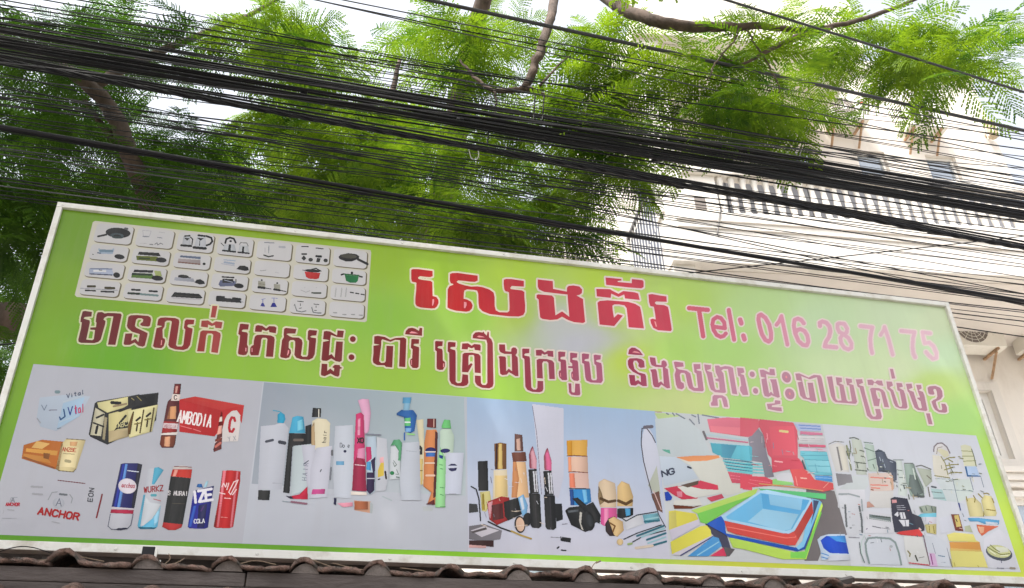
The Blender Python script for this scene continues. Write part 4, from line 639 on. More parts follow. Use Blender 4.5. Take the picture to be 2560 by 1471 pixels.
i = item('printed_mascara', pn3, 'P8', .0020); i.p((30,32,42),45,1010,80,980,260,960,330,1040,370,1110,320,1120,290,1180,230,1205,100,1140).p((34,34,42),110,900,160,890,240,960,300,930,370,1050,360,1130,300,1100).e((34,36,46),255,1105,60,90,-14).p((190,186,180),180,1020,200,1030,190,1130,215,1190,195,1180,172,1100).p((90,94,104),70,1010,170,1000,165,1020,75,1030).e((60,62,74),270,1100,30,60,-14); fin(i)
i = item('printed_powder_brush', pn3, 'P8', .0016); i.p((206,184,160),350,750,400,720,500,760,515,880,510,980,365,980,345,900).p((130,110,90),350,780,380,850,400,930,360,960,345,880).s((90,70,56),26,370,900,440,930,500,920).p((206,90,150),370,985,515,985,520,1120,400,1150,370,1130).p((226,140,180),400,990,440,990,440,1130,400,1140); fin(i)
i = item('printed_powder_brush', pn3, 'P8', .0016); i.p((206,176,130),520,790,560,740,630,770,665,880,660,970,520,970).s((96,74,60),28,530,920,600,950,650,920).p((34,44,60),520,990,665,985,665,1050,580,1090,520,1070).p((80,150,196),590,990,640,990,640,1050,600,1060); fin(i)
i = item('printed_powder_brush', pn3, 'P8', .0022); i.p((60,46,56),410,1130,440,1080,500,1060,500,1240,450,1240,415,1200).p((206,176,134),440,1090,490,1065,570,1110,580,1190,520,1250,490,1230).s((120,84,60),14,450,1120,500,1150,480,1200).e((206,180,140),545,1295,30,30); fin(i)
i = item('printed_brush_set', pn3, 'P8', .0020); i.p((196,196,204),560,1080,740,1050,760,1130,600,1190).strokes((60,64,76),10,[[(560,1075),(600,1105),(700,1050),(880,1020)],[(580,1270),(700,1215),(920,1140)],[(660,1295),(760,1240),(960,1190)]]).p((110,160,176),750,1050,890,1030,910,1100,770,1130).strokes((60,110,130),18,[[(770,1110),(900,1100)],[(700,1240),(940,1150)],[(790,1275),(960,1215)],[(810,1335),(965,1290)]]).strokes((150,190,200),14,[[(780,1090),(890,1070)],[(800,1305),(960,1250)],[(740,1250),(950,1170)]]).s((150,170,120),20,620,1315,650,1310).s((206,190,176),24,690,1350,840,1330); fin(i)
i = item('printed_mirror', pn3, 'P8', .0014); i.e((196,198,214),830,560,75,310,-8).p((176,180,170),800,780,880,600,915,860,860,860).strokes((84,80,96),9,[[(745,260),(738,400),(760,560),(800,720),(850,900),(900,1050),(960,1160)],[(745,260),(790,262),(840,330),(868,390)]]).s((110,106,120),30,770,250,835,245).p((110,80,80),830,860,900,830,935,1030,880,1000).s((206,176,176),8,850,830,920,1000).p((50,44,54),800,760,830,860,870,960,840,900); fin(i)
# --- panel 4: plastic ware
i = item('printed_shop_shelf', pn4, 'Q1', .0011); i.p((186,206,150),40,90,200,90,500,140,100,190).p((190,198,204),50,190,500,140,800,380,980,780,400,800,100,950).strokes((130,136,150),22,[[(400,100),(540,180)],[(620,190),(700,280)],[(760,110),(780,260)],[(830,120),(1100,170)],[(240,95),(270,110)],[(340,90),(370,130)],[(660,120),(720,150)]]).s((120,116,124),40,850,400,900,520).p((100,166,150),160,690,290,695,305,765,200,720).s((170,140,120),12,50,70,160,72); fin(i)
i = item('printed_red_crate', pn4, 'Q1', .0015); i.p((208,120,140),910,190,1250,160,1655,190,1655,490,1600,490,960,400).p((222,130,146),960,300,1655,340,1655,480,980,400); i.p((206,104,122),0,100,320,130,340,260,200,420,0,430,reg='Q2'); fin(i)
i = item('printed_grey_gap', pn4, 'Q2', .0016); i.p((136,132,146),140,460,300,270,400,400,470,760,560,1000,590,1130,430,1150,380,880,200,850); fin(i)
i = item('printed_teal_crate_stack', pn4, 'Q1', .0019); i.p((96,170,190),960,570,1600,620,1655,660,1655,880,1180,830,1000,740).p((110,186,206),1400,640,1600,650,1620,880,1300,840).p((90,150,176),1140,600,1400,630,1300,840,1160,800).strokes((180,200,210),26,[[(900,440),(1580,530)],[(950,570),(1590,620)]]).s((200,120,150),22,910,500,1580,575)
for k in range(4): i.s((120,196,206),26,1180+k*25,880+k*52,1655,940+k*50).s((60,130,156),14,1180+k*25,850+k*52,1655,905+k*50)
i.reg = 'Q2'
for k in range(4): i.s((120,196,206),24,0,890+k*50,370+k*12,910+k*52)
i.p((110,186,206),0,600,140,600,180,860,0,840); fin(i)
i = item('printed_red_tray_stack', pn4, 'Q1', .0023); i.p((196,90,112),1250,1060,1655,1110,1655,1260,1320,1245).strokes((226,130,150),8,[[(1290,1120),(1655,1165)],[(1310,1170),(1655,1215)]]).p((216,90,112),1500,1200,1655,1110,1655,1370,1500,1350,1470,1280); i.reg = 'Q2'; i.p((206,84,104),0,1110,430,1130,540,1180,900,1260,330,1300,0,1330).strokes((226,130,146),8,[[(160,1180),(520,1230)],[(140,1230),(330,1280)]]); fin(i)
i = item('printed_red_drawer_box', pn4, 'Q2', .0027); i.p((206,100,118),330,130,920,190,990,330,1000,820,540,800,480,740,400,400,320,250).p((220,104,122),500,260,930,250,980,760,560,760).s((222,206,150),40,690,335,820,350).s((236,150,165),16,465,380,475,480).p((208,92,112),540,790,1020,810,1080,900,1110,1010,860,1000,560,1060).s((236,180,186),22,600,860,730,875); fin(i)
i = item('printed_red_tray', pn4, 'Q2', .0031); i.p((214,96,104),860,1000,1100,990,1210,1070,1290,1180,1610,1240,1620,1350,1430,1390,940,1290).s((236,150,150),14,960,1130,990,1280).s((230,160,150),12,1440,1320,1530,1230).s((236,190,180),20,1050,1150,1150,1160).p((150,206,130),560,1180,640,1160,900,1230,920,1270,560,1275).p((206,206,214),610,1120,700,1070,880,1060,930,1230,640,1190).s((206,150,110),22,330,1250,940,1310).s((214,150,120),16,940,1310,1430,1370); fin(i)
i = item('printed_pastel_tray_stack', pn4, 'Q2', .0027); i.p((176,186,220),940,210,1400,240,1400,340,1020,330).strokes((110,140,200),16,[[(1020,235),(1380,255)],[(1040,285),(1390,305)]]).p((206,130,160),1040,340,1430,370,1430,410,1040,400).p((206,204,208),1000,420,1450,430,1460,540,1010,540).strokes((176,172,180),8,[[(1040,460),(1440,475)],[(1040,500),(1450,510)]]).p((206,106,134),1010,560,1480,580,1480,620,1020,610).p((206,190,208),1020,620,1490,640,1490,690,1040,680); fin(i)
i = item('printed_teal_basket', pn4, 'Q2', .0031); i.p((120,190,206),1040,680,1500,700,1600,1110,1300,1100,1150,1000,1100,800,1040,760).p((140,200,214),1120,830,1530,850,1570,1060,1220,1030).strokes((96,160,180),12,[[(1060,760),(1510,760)],[(1120,830),(1530,850)],[(1180,940),(1550,950)]]).p((90,150,210),1290,1110,1590,1120,1600,1220,1310,1180).strokes((150,190,230),10,[[(1300,1140),(1590,1160)]]).p((96,100,112),1080,830,1150,1010,1110,1000,1060,860); fin(i)
i = item('printed_dark_floor', pn4, 'Q3', .0012); i.p((120,114,120),1900,120,2260,140,2420,700,2150,760,2050,1030,1880,1030); fin(i)
i = item('printed_dark_floor', pn4, 'Q3', .0012); i.p((76,76,100),620,560,820,460,960,900,900,970,840,860,700,680).p((96,92,100),860,850,1000,880,930,970,880,975); fin(i)
i = item('printed_sale_sign', pn4, 'Q1', .0019); i.p((186,196,210),120,800,400,820,640,980,760,1170,190,1300).p((204,204,198),400,820,1130,790,1330,1250,1480,1260,1470,1400,1250,1456,900,1350,640,960).p((222,150,110),395,820,700,795,1100,790,1120,830,900,880,600,890).text((70,74,96),'NG',170,1140,90,90,-14,26,.1).s((60,64,84),30,590,980,640,1000); fin(i)
i = item('printed_red_package', pn4, 'Q3', .0023); i.p((196,70,96),100,110,260,80,400,90,560,10,780,70,790,130,560,180,520,240,330,250,230,200).p((204,204,200),270,90,400,80,580,120,790,130,780,180,500,230,380,190).p((206,204,200),230,260,540,240,590,330,400,330,220,320).p((110,66,60),215,320,480,340,590,320,440,370,230,370).p((190,80,104),640,230,830,180,860,230,700,280).p((100,84,84),310,70,540,10,530,60,400,100).p((44,76,170),105,160,150,150,205,220,190,260,120,270).p((206,130,150),260,150,330,150,330,220,270,220); fin(i)
i = item('printed_green_tray', pn4, 'Q3', .0027); i.p((176,206,110),440,390,1120,160,1290,110,1250,200,520,430).p((120,190,96),520,430,1220,200,1000,330,800,460,640,560,560,540).p((100,190,130),1290,110,2150,180,2150,250,1880,220,1330,140); fin(i)
i = item('printed_yellow_crate_stack', pn4, 'Q3', .0031); i.p((208,198,96),160,400,240,390,500,430,540,520,160,640).p((196,186,110),160,420,250,400,260,600,160,640).p((196,190,206),160,640,540,500,550,570,200,770).p((212,204,96),180,790,560,590,640,580,690,640,700,710,200,950).p((200,194,204),190,950,720,700,720,740,320,960).s((80,84,130),16,310,960,720,720).p((84,150,206),400,970,720,720,790,740,830,840,660,970).strokes((150,200,226),14,[[(520,960),(790,790)]]).p((206,70,104),680,970,850,860,890,970); fin(i)
i = item('printed_lime_basin', pn4, 'Q3', .0033); i.p((186,218,104),920,740,980,740,1760,920,1900,900,2090,280,2110,330,1900,1010,1600,1010,1100,880,970,860).p((130,206,100),1700,920,1880,910,2080,400,2095,420,1890,1000,1700,990); fin(i)
i = item('printed_blue_basin', pn4, 'Q3', .0037); i.p((40,90,180),640,560,860,440,880,680,1760,860,1830,840,2060,270,2095,280,1880,880,1790,910,1640,880,920,730,850,680,700,600).p((130,190,226),1970,240,2060,260,2095,290,1870,850,1800,890,1770,860,1850,780).p((76,84,116),1990,260,2060,270,1960,560,1990,400); fin(i)
i = item('printed_red_basin', pn4, 'Q3', .0041); i.p((208,84,86),860,520,1640,680,1740,660,1970,260,1990,420,1760,830,1660,830,1000,690,900,650).s((230,120,116),12,900,600,1640,740,1760,730,1960,380).p((180,76,80),1740,660,1970,270,1985,420,1800,760); fin(i)
i = item('printed_blue_tray', pn4, 'Q3', .0045); i.p((170,206,232),820,460,1320,140,1400,130,1960,240,1970,270,1750,650,1680,685,1600,680,860,520).p((110,176,218),880,470,1320,170,1940,260,1720,630,1640,650,900,500).p((150,196,224),1160,530,1350,370,1800,440,1700,630,1600,650).p((96,166,214),1330,180,1940,265,1880,380,1800,440,1350,370).p((140,190,222),1420,190,1850,250,1830,390,1440,320); fin(i)
i = item('printed_blue_bucket', pn4, 'Q3', .0033); i.p((190,206,226),2040,760,2080,720,2180,690,2390,690,2450,950,2210,960,2150,1020,2090,1020,2080,900).p((50,84,196),2080,770,2150,715,2390,710,2440,940,2200,930,2120,870).p((80,150,220),2180,715,2390,710,2410,800,2280,780).strokes((80,140,206),12,[[(2090,930),(2180,960)],[(2095,980),(2170,1000)]]).p((200,204,216),2210,950,2450,950,2460,1020,2170,1030); fin(i)
# --- panel 5: kitchen ware display
i = item('printed_pot_stack', pn5, 'Q4', .0012); i.p((206,204,204),70,380,240,320,380,380,440,840,200,830).p((150,146,150),210,400,240,400,320,800,290,820).p((210,206,196),240,390,360,390,430,800,330,800).s((130,128,130),14,80,355,190,305,340,320).p((190,196,188),470,260,640,280,720,600,740,890,560,880).strokes((110,116,112),20,[[(440,250),(520,240),(600,270)],[(620,460),(690,480)],[(640,560),(700,580)],[(560,670),(720,690)],[(540,800),(740,820)]]).p((180,196,188),700,340,860,370,900,640,940,830,780,830).strokes((120,140,134),16,[[(690,320),(840,340)],[(700,420),(860,480)],[(760,640),(900,600)]]).s((140,146,120),30,390,380,470,800).s((120,124,112),20,440,300,460,420,430,600); fin(i)
i = item('printed_dark_flask', pn5, 'Q4', .0016); i.p((92,98,116),880,480,940,440,1050,490,1100,600,1250,660,1260,980,1200,1000,1160,850,940,830).strokes((170,178,190),12,[[(960,580),(980,640)],[(1010,620),(1020,660)],[(1040,700),(1060,760)],[(1140,650),(1190,670)]]).s((70,76,92),20,890,480,1000,470); fin(i)
i = item('printed_steel_flask_row', pn5, 'Q4', .0018); i.p((200,208,206),1240,620,1340,640,1440,1100,1440,1260,1280,1240,1290,1000).strokes((130,140,140),16,[[(1200,630),(1370,630)],[(1260,800),(1350,815)],[(1300,930),(1400,940)],[(1330,1060),(1420,1070)]]).p((150,166,160),1380,700,1560,700,1600,840,1720,1100,1740,1260,1500,1260,1420,1000).p((110,120,122),1480,880,1600,900,1720,1200,1560,1270,1460,1100).strokes((206,214,208),20,[[(1540,780),(1580,960)],[(1650,780),(1720,1000),(1760,1200)]]).s((120,126,126),18,1390,685,1540,690).s((110,110,112),18,1590,740,1680,720,1850,790).p((170,176,166),1600,760,1850,800,1872,1000,1760,1100).strokes((120,116,110),18,[[(1780,900),(1850,960)],[(1800,1100),(1830,1260)]]).s((96,102,106),40,1560,1250,1720,1265); fin(i)
i = item('printed_shelf_block', pn5, 'Q4', .0014); i.p((140,138,146),200,860,470,880,500,1020,240,1080).p((200,206,210),390,1030,500,1020,480,900,760,920,770,1060,700,1160,250,1130).p((206,206,214),220,1140,700,1140,720,1456,240,1456).strokes((150,160,164),26,[[(260,1230),(420,1215),(600,1260)],[(650,1320),(660,1450)],[(360,1400),(365,1456)]]); fin(i)
i = item('printed_red_box', pn5, 'Q4', .0020); i.p((214,196,190),760,860,1160,850,1200,1160,800,1180).strokes((222,140,130),22,[[(810,930),(1140,950)],[(820,1110),(960,1120)],[(810,1060),(1100,1070)]]).p((206,170,150),1130,880,1190,900,1210,1130,1170,1160).s((150,90,84),20,815,1140,850,1150).p((206,204,204),800,1170,1200,1170,1180,1456,860,1456,780,1320); fin(i)
i = item('printed_white_box', pn5, 'Q6', .0022); i.p((204,206,214),110,60,470,90,540,700,290,790,200,560,120,200).strokes((110,114,122),34,[[(225,230),(235,420),(250,600)],[(470,260),(510,480),(520,700)]]).strokes((160,168,174),26,[[(120,40),(300,40),(470,90)],[(510,140),(525,330)]]).e((140,144,150),320,628,22,14).s((150,150,160),14,290,790,470,800); fin(i)
i = item('printed_cooker_box', pn5, 'Q6', .0024); i.p((206,206,214),540,320,1040,400,1080,720,560,720).p((120,130,134),640,390,1020,440,1020,530,640,470).s((190,196,198),12,650,455,1000,515).s((70,78,80),12,690,420,1000,450).s((110,110,124),16,700,600,840,630).s((140,140,150),10,860,630,1000,650).s((130,116,140),16,590,650,605,640).p((190,150,140),600,180,640,170,740,260,600,280); fin(i)
i = item('printed_black_box', pn5, 'Q6', .0028); i.p((70,70,88),1010,120,1080,90,1300,120,1390,380,1540,440,1600,600,1600,680,1080,700,1040,480).p((206,150,156),1030,140,1110,140,1120,190,1040,200).strokes((170,170,184),10,[[(1110,250),(1240,240)],[(1120,280),(1260,275)],[(1130,315),(1270,310)]]).text((214,214,222),'4',1090,420,50,60,4,24).p((214,214,222),1170,360,1250,360,1280,470,1190,470).p((214,214,222),1150,490,1330,490,1330,600,1230,600).strokes((90,90,110),12,[[(1215,370),(1235,460)],[(1260,500),(1275,595)]]).p((206,76,84),1100,720,1180,690,1500,650,1570,740,1560,780,1200,750).s((222,190,190),30,1510,640,1530,660); fin(i)
i = item('printed_kettle', pn5, 'Q6', .0026); i.p((150,160,150),1500,260,1640,230,1803,260,1803,400,1540,360).strokes((90,104,104),16,[[(1530,280),(1560,340)],[(1620,260),(1640,330)],[(1720,260),(1740,340)]]).p((120,190,214),1450,440,1540,380,1803,370,1803,440,1540,440,1500,490,1450,480).p((206,204,216),1560,440,1803,440,1803,560,1620,560).p((190,180,130),1600,570,1803,560,1803,740,1640,710).strokes((140,126,70),14,[[(1680,600),(1690,700)],[(1750,600),(1770,720)]]); fin(i)
i = item('printed_glass_tray', pn5, 'Q6', .0030); i.p((200,204,214),560,830,640,780,1020,790,1110,870,1180,1150,1210,1270,620,1260,560,1000).strokes((136,150,152),34,[[(640,1240),(590,1050),(575,900),(620,810),(760,795),(1000,815),(1090,880),(1150,1050),(1195,1260)]]).strokes((190,206,204),18,[[(530,1200),(500,1000),(510,850),(560,760)]]).s((110,118,124),16,470,880,490,1060,560,1230).e((170,176,180),1020,950,30,24); fin(i)
i = item('printed_cup_box', pn5, 'Q6', .0030); i.p((206,206,206),1230,760,1560,790,1690,1270,1330,1260,1260,1000).s((130,124,90),24,1310,1030,1350,1080,1340,1120).s((70,70,70),26,1440,1110,1475,1200).s((110,112,116),10,1500,1150,1590,1130).s((190,80,100),20,1330,1235,1680,1275).s((110,80,100),16,1580,760,1650,1080,1690,1260); fin(i)
i = item('printed_carton_row', pn5, 'Q7', .0032); i.p((200,204,214),40,800,280,800,420,900,500,1310,160,1300).strokes((130,134,150),9,[[(200,920),(250,1090)],[(440,1000),(520,1300)]]).p((206,170,206),140,1080,240,1090,290,1300,170,1300).s((130,60,120),16,170,1100,205,1270).s((90,120,150),14,300,1125,400,1140).s((150,160,176),7,340,1235,420,1240); fin(i)
i = item('printed_dish_rack', pn5, 'Q5', .0014); i.p((206,204,208),370,380,500,330,640,460,660,560,560,600,480,540,380,530).strokes((130,120,130),22,[[(375,480),(380,400),(440,340),(520,335),(600,400),(655,510)]]).p((206,202,176),430,460,500,430,620,480,640,560,560,590).strokes((160,150,140),14,[[(425,520),(440,420),(520,400)]]).p((210,206,196),350,540,500,560,580,700,650,930,420,930,370,830).strokes((150,148,116),18,[[(390,900),(650,940)],[(500,570),(570,680),(620,880)]]).strokes((150,146,104),20,[[(540,640),(640,590),(740,580)],[(580,730),(680,710),(800,705)],[(640,860),(720,840),(860,850)],[(600,600),(700,660)],[(560,800),(700,760)],[(640,680),(660,760)]]); fin(i)
i = item('printed_bowl_stack', pn5, 'Q5', .0014); i.p((206,206,182),840,380,920,360,1020,390,1130,740,900,730).strokes((160,164,130),16,[[(860,470),(1040,480)],[(870,560),(1070,560)],[(890,650),(1100,640)]]).strokes((110,116,104),16,[[(1030,440),(1070,560),(1110,740)]]).p((176,196,226),930,740,1110,740,1170,900,970,900).p((70,110,160),910,740,940,740,970,890,1180,900,1190,920,950,915).strokes((130,140,156),10,[[(1000,930),(1060,1150)],[(1190,920),(1240,1100)]]); fin(i)
i = item('printed_pole', pn5, 'Q5', .0015); i.strokes((130,140,156),10,[[(700,950),(800,1380)]]).s((110,120,170),16,800,1380,830,1456); fin(i)
i = item('printed_shelf_panel', pn5, 'Q5', .0012); i.p((198,206,210),390,950,690,960,800,1360,600,1340,540,1180).p((200,210,208),700,960,1000,960,1060,1180,930,1300,800,1370).strokes((150,162,166),9,[[(540,1140),(1040,1165)],[(400,950),(690,965)]]).p((170,196,200),320,1120,520,1140,600,1340,380,1300).strokes((110,120,124),12,[[(330,1090),(420,1100)],[(340,1180),(520,1200)],[(360,1290),(560,1290)]]).s((100,104,116),30,340,1090,410,1105); fin(i)
i = item('printed_gold_flask', pn5, 'Q7', .0018); i.p((206,196,150),750,180,900,160,1010,260,1060,480,820,480).strokes((140,126,70),16,[[(760,150),(780,220)],[(880,130),(910,180),(900,240)],[(1020,200),(1060,330),(1050,470)]]).p((212,202,150),1010,220,1060,120,1180,140,1270,420,1250,470,1070,470).strokes((150,136,84),18,[[(1050,100),(1110,90),(1140,110)],[(1190,180),(1220,250)],[(960,100),(1030,170)],[(1100,360),(1240,380)]]).p((96,160,204),780,500,960,500,1310,540,1300,610,1060,600,960,560,820,560).p((200,206,220),1080,560,1290,580,1280,610,1090,600); fin(i)
i = item('printed_cooker_carton', pn5, 'Q7', .0022); i.p((202,204,216),320,500,500,460,580,720,340,760).p((120,70,72),510,440,640,440,715,720,580,710).p((206,186,120),560,460,630,450,680,640,600,650).s((60,54,60),16,590,520,610,560).s((206,180,176),12,650,670,690,680).p((200,204,218),650,250,740,270,800,560,830,720,730,720,680,440).strokes((140,146,150),14,[[(700,430),(720,480)],[(730,540),(760,550)]]).s((70,74,140),18,640,260,665,370).p((176,182,160),730,640,820,620,870,740,740,720); fin(i)
i = item('printed_orange_swoosh', pn5, 'Q7', .0022); i.p((206,110,90),930,610,1300,640,1130,720,1020,800,960,720).p((222,170,140),950,640,1060,650,1050,740,1000,760); fin(i)
i = item('printed_yellow_box', pn5, 'Q7', .0026); i.p((218,210,130),440,780,560,740,880,770,920,870,980,900,480,890).p((206,150,90),480,900,980,900,1010,1040,500,1010).p((214,206,130),490,1020,1020,1050,1120,1320,540,1310).p((206,176,110),490,1000,1010,1030,1020,1060,500,1040).strokes((170,160,90),14,[[(560,1240),(575,1300)],[(950,1290),(965,1310)],[(500,1180),(530,1310)]]); fin(i)
i = item('printed_pie_plate', pn5, 'Q7', .0026); i.p((206,206,216),1060,830,1300,680,1480,840,1620,1340,1140,1330,1040,1050).e((84,88,104),1305,1080,225,125,14).e((196,198,150),1300,1055,200,100,12).p((210,212,196),1240,980,1440,990,1460,1060,1290,1080).strokes((120,124,80),14,[[(1110,980),(1200,1040),(1340,1110),(1480,1090)],[(1160,950),(1240,1020),(1310,1060)]]).strokes((226,228,200),16,[[(1150,1040),(1240,1100)],[(1330,1130),(1450,1120)]]).s((80,78,110),12,1330,1200,1345,1240).s((130,130,146),14,1270,1330,1380,1335).s((150,140,130),34,1490,1330,1560,1335); fin(i)

# small clutter in the two display photographs
rc = np.random.default_rng(77)
def clutter(pn, name, n, reg, box, pal, z, wr=(8, 20), lr=(20, 90), slope=.55):
    for _ in range(n):
        x = rc.uniform(box[0], box[2]); y = rc.uniform(box[1], box[3]) + (x - box[0]) * slope; a = rc.choice((0.1, 1.35)) + rc.normal(0, .15); L = rc.uniform(*lr)
        c_ = item(name, pn, reg, z + rc.uniform(0, .0006)); c_.s(pal[rc.integers(len(pal))], rc.uniform(*wr), x, y, x + L * math.cos(a), y + L * math.sin(a)); fin(c_)
clutter(pn5, 'printed_pot_detail', 46, 'Q4', (380, 330, 1700, 640), [(104,112,108), (150,160,152), (206,212,204), (84,90,100), (170,160,140), (224,226,220)], .0026)
clutter(pn5, 'printed_box_detail', 34, 'Q6', (120, 120, 1700, 900), [(150,154,160), (110,114,124), (220,222,226), (190,120,120), (120,150,170)], .0040, (6, 12), (20, 70), .12)
clutter(pn5, 'printed_rack_detail', 26, 'Q5', (380, 420, 1200, 1100), [(150,148,110), (120,124,110), (214,212,190), (120,140,150)], .0034, (6, 14), (20, 80), .25)
clutter(pn4, 'printed_tray_rim', 22, 'Q2', (60, 250, 1450, 1000), [(236,150,160), (180,70,90), (226,206,210), (150,206,214), (90,150,176)], .0040, (5, 9), (40, 160), .1)
clutter(pn3, 'printed_glint', 26, 'P7', (130, 560, 900, 1150), [(214,214,224), (120,116,130), (226,206,190)], .0032, (3, 6), (15, 60), .05)
# ================================================================ boundary wall with tile coping under the billboard
ED = 3.95; EZ = 2.622                                # front edge of the tiles
wall = empty('boundary_wall', tuple(SG.w(1.2, 4.25, 0.0)), SG.rz)
tag(wall, 'brown boundary wall capped with weathered clay tiles under the green billboard', 'wall')
XA, XB = -4.6, 7.0                                   # along the wall, relative to its base
WX = 1.2
def wloc(s, D, z): return (s - WX, D - 4.25, z)
MB().box(XA, -0.20, 0.0, XB, 0.28, 2.40).build('masonry', MAT['mortar'], wall)
nb = 5; edges = [XA, -1.34, 0.62, 2.55, 4.6, XB]
for k in range(nb):                                  # fascia boards end to end
    MB().box(edges[k] + .003, ED - 4.25 - .030, EZ - .060, edges[k+1] - .003, ED - 4.25 + .02, EZ - .003 + .004 * (k % 2)).build('fascia_board', MAT['beam'], wall, bevel=0.004)
MB().box(XA, -0.328, 2.401, XB, 0.30, EZ - .062).build('rafter_bed', MAT['beam'], wall)
TW = 0.312
def tile_mesh(kind):
    # one roll-and-pan clay tile: profile across, extruded up the slope, with thickness
    n = 16; prof = []
    for k in range(n + 1):
        t = k / n; x = t * TW
        if t < .38: z = .044 * math.sin(math.pi * t / .38) ** .75
        else: z = .010 * math.sin(math.pi * (t - .38) / .62) * (1 if kind else -.4)
        prof.append((x, z))
    Lh = 0.42; rows = 5; v = []; f = []
    for side in (0.016, 0.0):
        for r in range(rows):
            y = Lh * r / (rows - 1); rise = y * math.tan(math.radians(8))
            for x, z in prof: v.append((x + rng.normal(0, .0008), y + (rng.normal(0, .006) if r == 0 else 0), z + side + rise + rng.normal(0, .0016)))
    m = n + 1; off = rows * m
    for r in range(rows - 1):
        for k in range(n):
            a = r * m + k; f.append((a, a + 1, a + m + 1, a + m)); b = off + a; f.append((b, b + m, b + m + 1, b + 1))
    for k in range(n): f.append((k, off + k, off + k + 1, k + 1)); a = (rows - 1) * m + k; f.append((a, a + 1, off + a + 1, off + a))
    for r in range(rows - 1):
        a = r * m; f.append((a, a + m, off + a + m, off + a)); a = r * m + n; f.append((a, off + a, off + a + m, a + m))
    me = mesh('roof_tile', v, f, True); me.materials.append(MAT['tile']); return me
tms = [tile_mesh(0), tile_mesh(1), tile_mesh(1), tile_mesh(0), tile_mesh(1)]
pl = MB()
pv_ = [(-.062 + .124 * k / 8, .046 * math.sin(math.pi * k / 8) ** .8) for k in range(9)]
pl.add([(x, 0, z) for x, z in pv_] + [(x, .05, z) for x, z in pv_], [tuple(range(9))[::-1], tuple(range(9, 18))] + [(k, k + 1, k + 10, k + 9) for k in range(8)] + [(0, 9, 17, 8)])
plug = mesh('mortar_fill', pl.v, pl.f); plug.materials.append(MAT['mortar'])
nt_ = int((XB - XA) / TW)
for k in range(nt_):
    x = XA + k * TW + rng.normal(0, .004)
    for row in range(2):
        o = obj('roof_tile', tms[rng.integers(5)], wall); o.location = (x, ED - 4.25 - .045 + row * .34 + rng.normal(0, .006), EZ + .002 + row * .062 - (0 if row else 0) + abs(rng.normal(0, .003)))
        o.rotation_euler = (rng.normal(0, .012), rng.normal(0, .018), rng.normal(0, .012)); o.scale = (1.0, 1.0, 0.80 + .35 * rng.random())
    if rng.random() < .85:
        o = obj('mortar_fill', plug, wall); o.location = (x + .066, ED - 4.25 - .028, EZ + .002); o.scale = (.95, 1, .9 + .2 * rng.random())
# lower drip row under the fascia
for k in range(nt_ + 2):
    x = XA + k * .285 + rng.normal(0, .006)
    o = obj('roof_tile', tms[rng.integers(5)], wall); o.location = (x, ED - 4.25 - .115, EZ - .148 + rng.normal(0, .004)); o.scale = (.9, .35, .9); o.rotation_euler = (0, rng.normal(0, .02), 0)
MB().box(XA, ED - 4.25 - .11, EZ - .24, XB, ED - 4.25 - .031, EZ - .15).build('lower_ledge', MAT['beam'], wall)
# bits caught along the coping
def thing_at(mb, name, mat, label, cat, group=None, smooth=False):
    o = mb.build(name, mat, None, smooth); tag(o, label, cat, group); return o
def spl(pts, n=8):                                   # smooth polyline through points
    P = [np.asarray(p, float) for p in pts]; P = [2 * P[0] - P[1]] + P + [2 * P[-1] - P[-2]]; o = []
    for i in range(1, len(P) - 2):
        for k in range(n):
            t = k / n; a, b, c, d = P[i-1], P[i], P[i+1], P[i+2]
            o.append(.5 * (2*b + (c - a)*t + (2*a - 5*b + 4*c - d)*t*t + (3*b - a - 3*c + d)*t**3))
    o.append(P[-2]); return o
thing_at(MB().tube(spl([SG.at(x, y, 4.12) for x, y in ((-30, 1392), (10, 1376), (50, 1367), (85, 1370), (125, 1382), (170, 1394))]), .0022, 5), 'loose_wire', MAT['cable'], 'thin dark wire looping over the lower frame at the billboard corner', 'wire')
clip = empty('cable_clip', tuple(SG.at(370, 1397, 3.98)), SG.rz); tag(clip, 'small black clip with a white tab hooked on the lower frame', 'clip')
MB().box(-.028, -.01, .0, .022, .012, .048).build('clip_body', MAT['cable'], clip, bevel=.003)
MB().box(.0225, -.008, -.012, .032, .006, .045).box(.032, -.006, -.02, .052, .004, -.006).build('clip_tab', MAT['frame'], clip)
thing_at(MB().tube([SG.at(x, y, 3.99) for x, y in ((1472, 1432), (1484, 1412), (1492, 1404))], .0022, 5).tube([SG.at(x, y, 3.989) for x, y in ((1490, 1408), (1502, 1403))], .004, 5), 'dry_twig', MAT['twig'], 'dry twig sticking up over the lower frame above the tiles', 'twig')
for q, L in enumerate((((410, 1412), (425, 1398), (422, 1384)), ((415, 1412), (440, 1408), (462, 1396)), ((80, 1402), (130, 1398), (165, 1382), (190, 1390), (260, 1404)), ((600, 1410), (640, 1402), (690, 1412)), ((830, 1408), (900, 1424), (960, 1430)), ((1000, 1420), (1060, 1428), (1090, 1440)), ((780, 1400), (840, 1420), (880, 1418)))):
    thing_at(MB().tube(spl([SG.at(x, y, 3.985 + .012 * q) for x, y in L], 5), .0019, 5), 'dry_twig', MAT['twig'], 'dry brown twig lying in the gap between tiles and billboard', 'twig', 'twigs caught on the tile coping')
br = thing_at(MB().tube([SG.at(2052, 1470, 3.97), SG.at(2086, 1456, 3.97)], .010, 4).tube([SG.at(2086, 1458, 3.97), SG.at(2132, 1448, 3.97)], .018, 4), 'metal_bracket', MAT['steel'], 'square dark steel bracket lying on the tiles under the kitchenware picture', 'bracket')
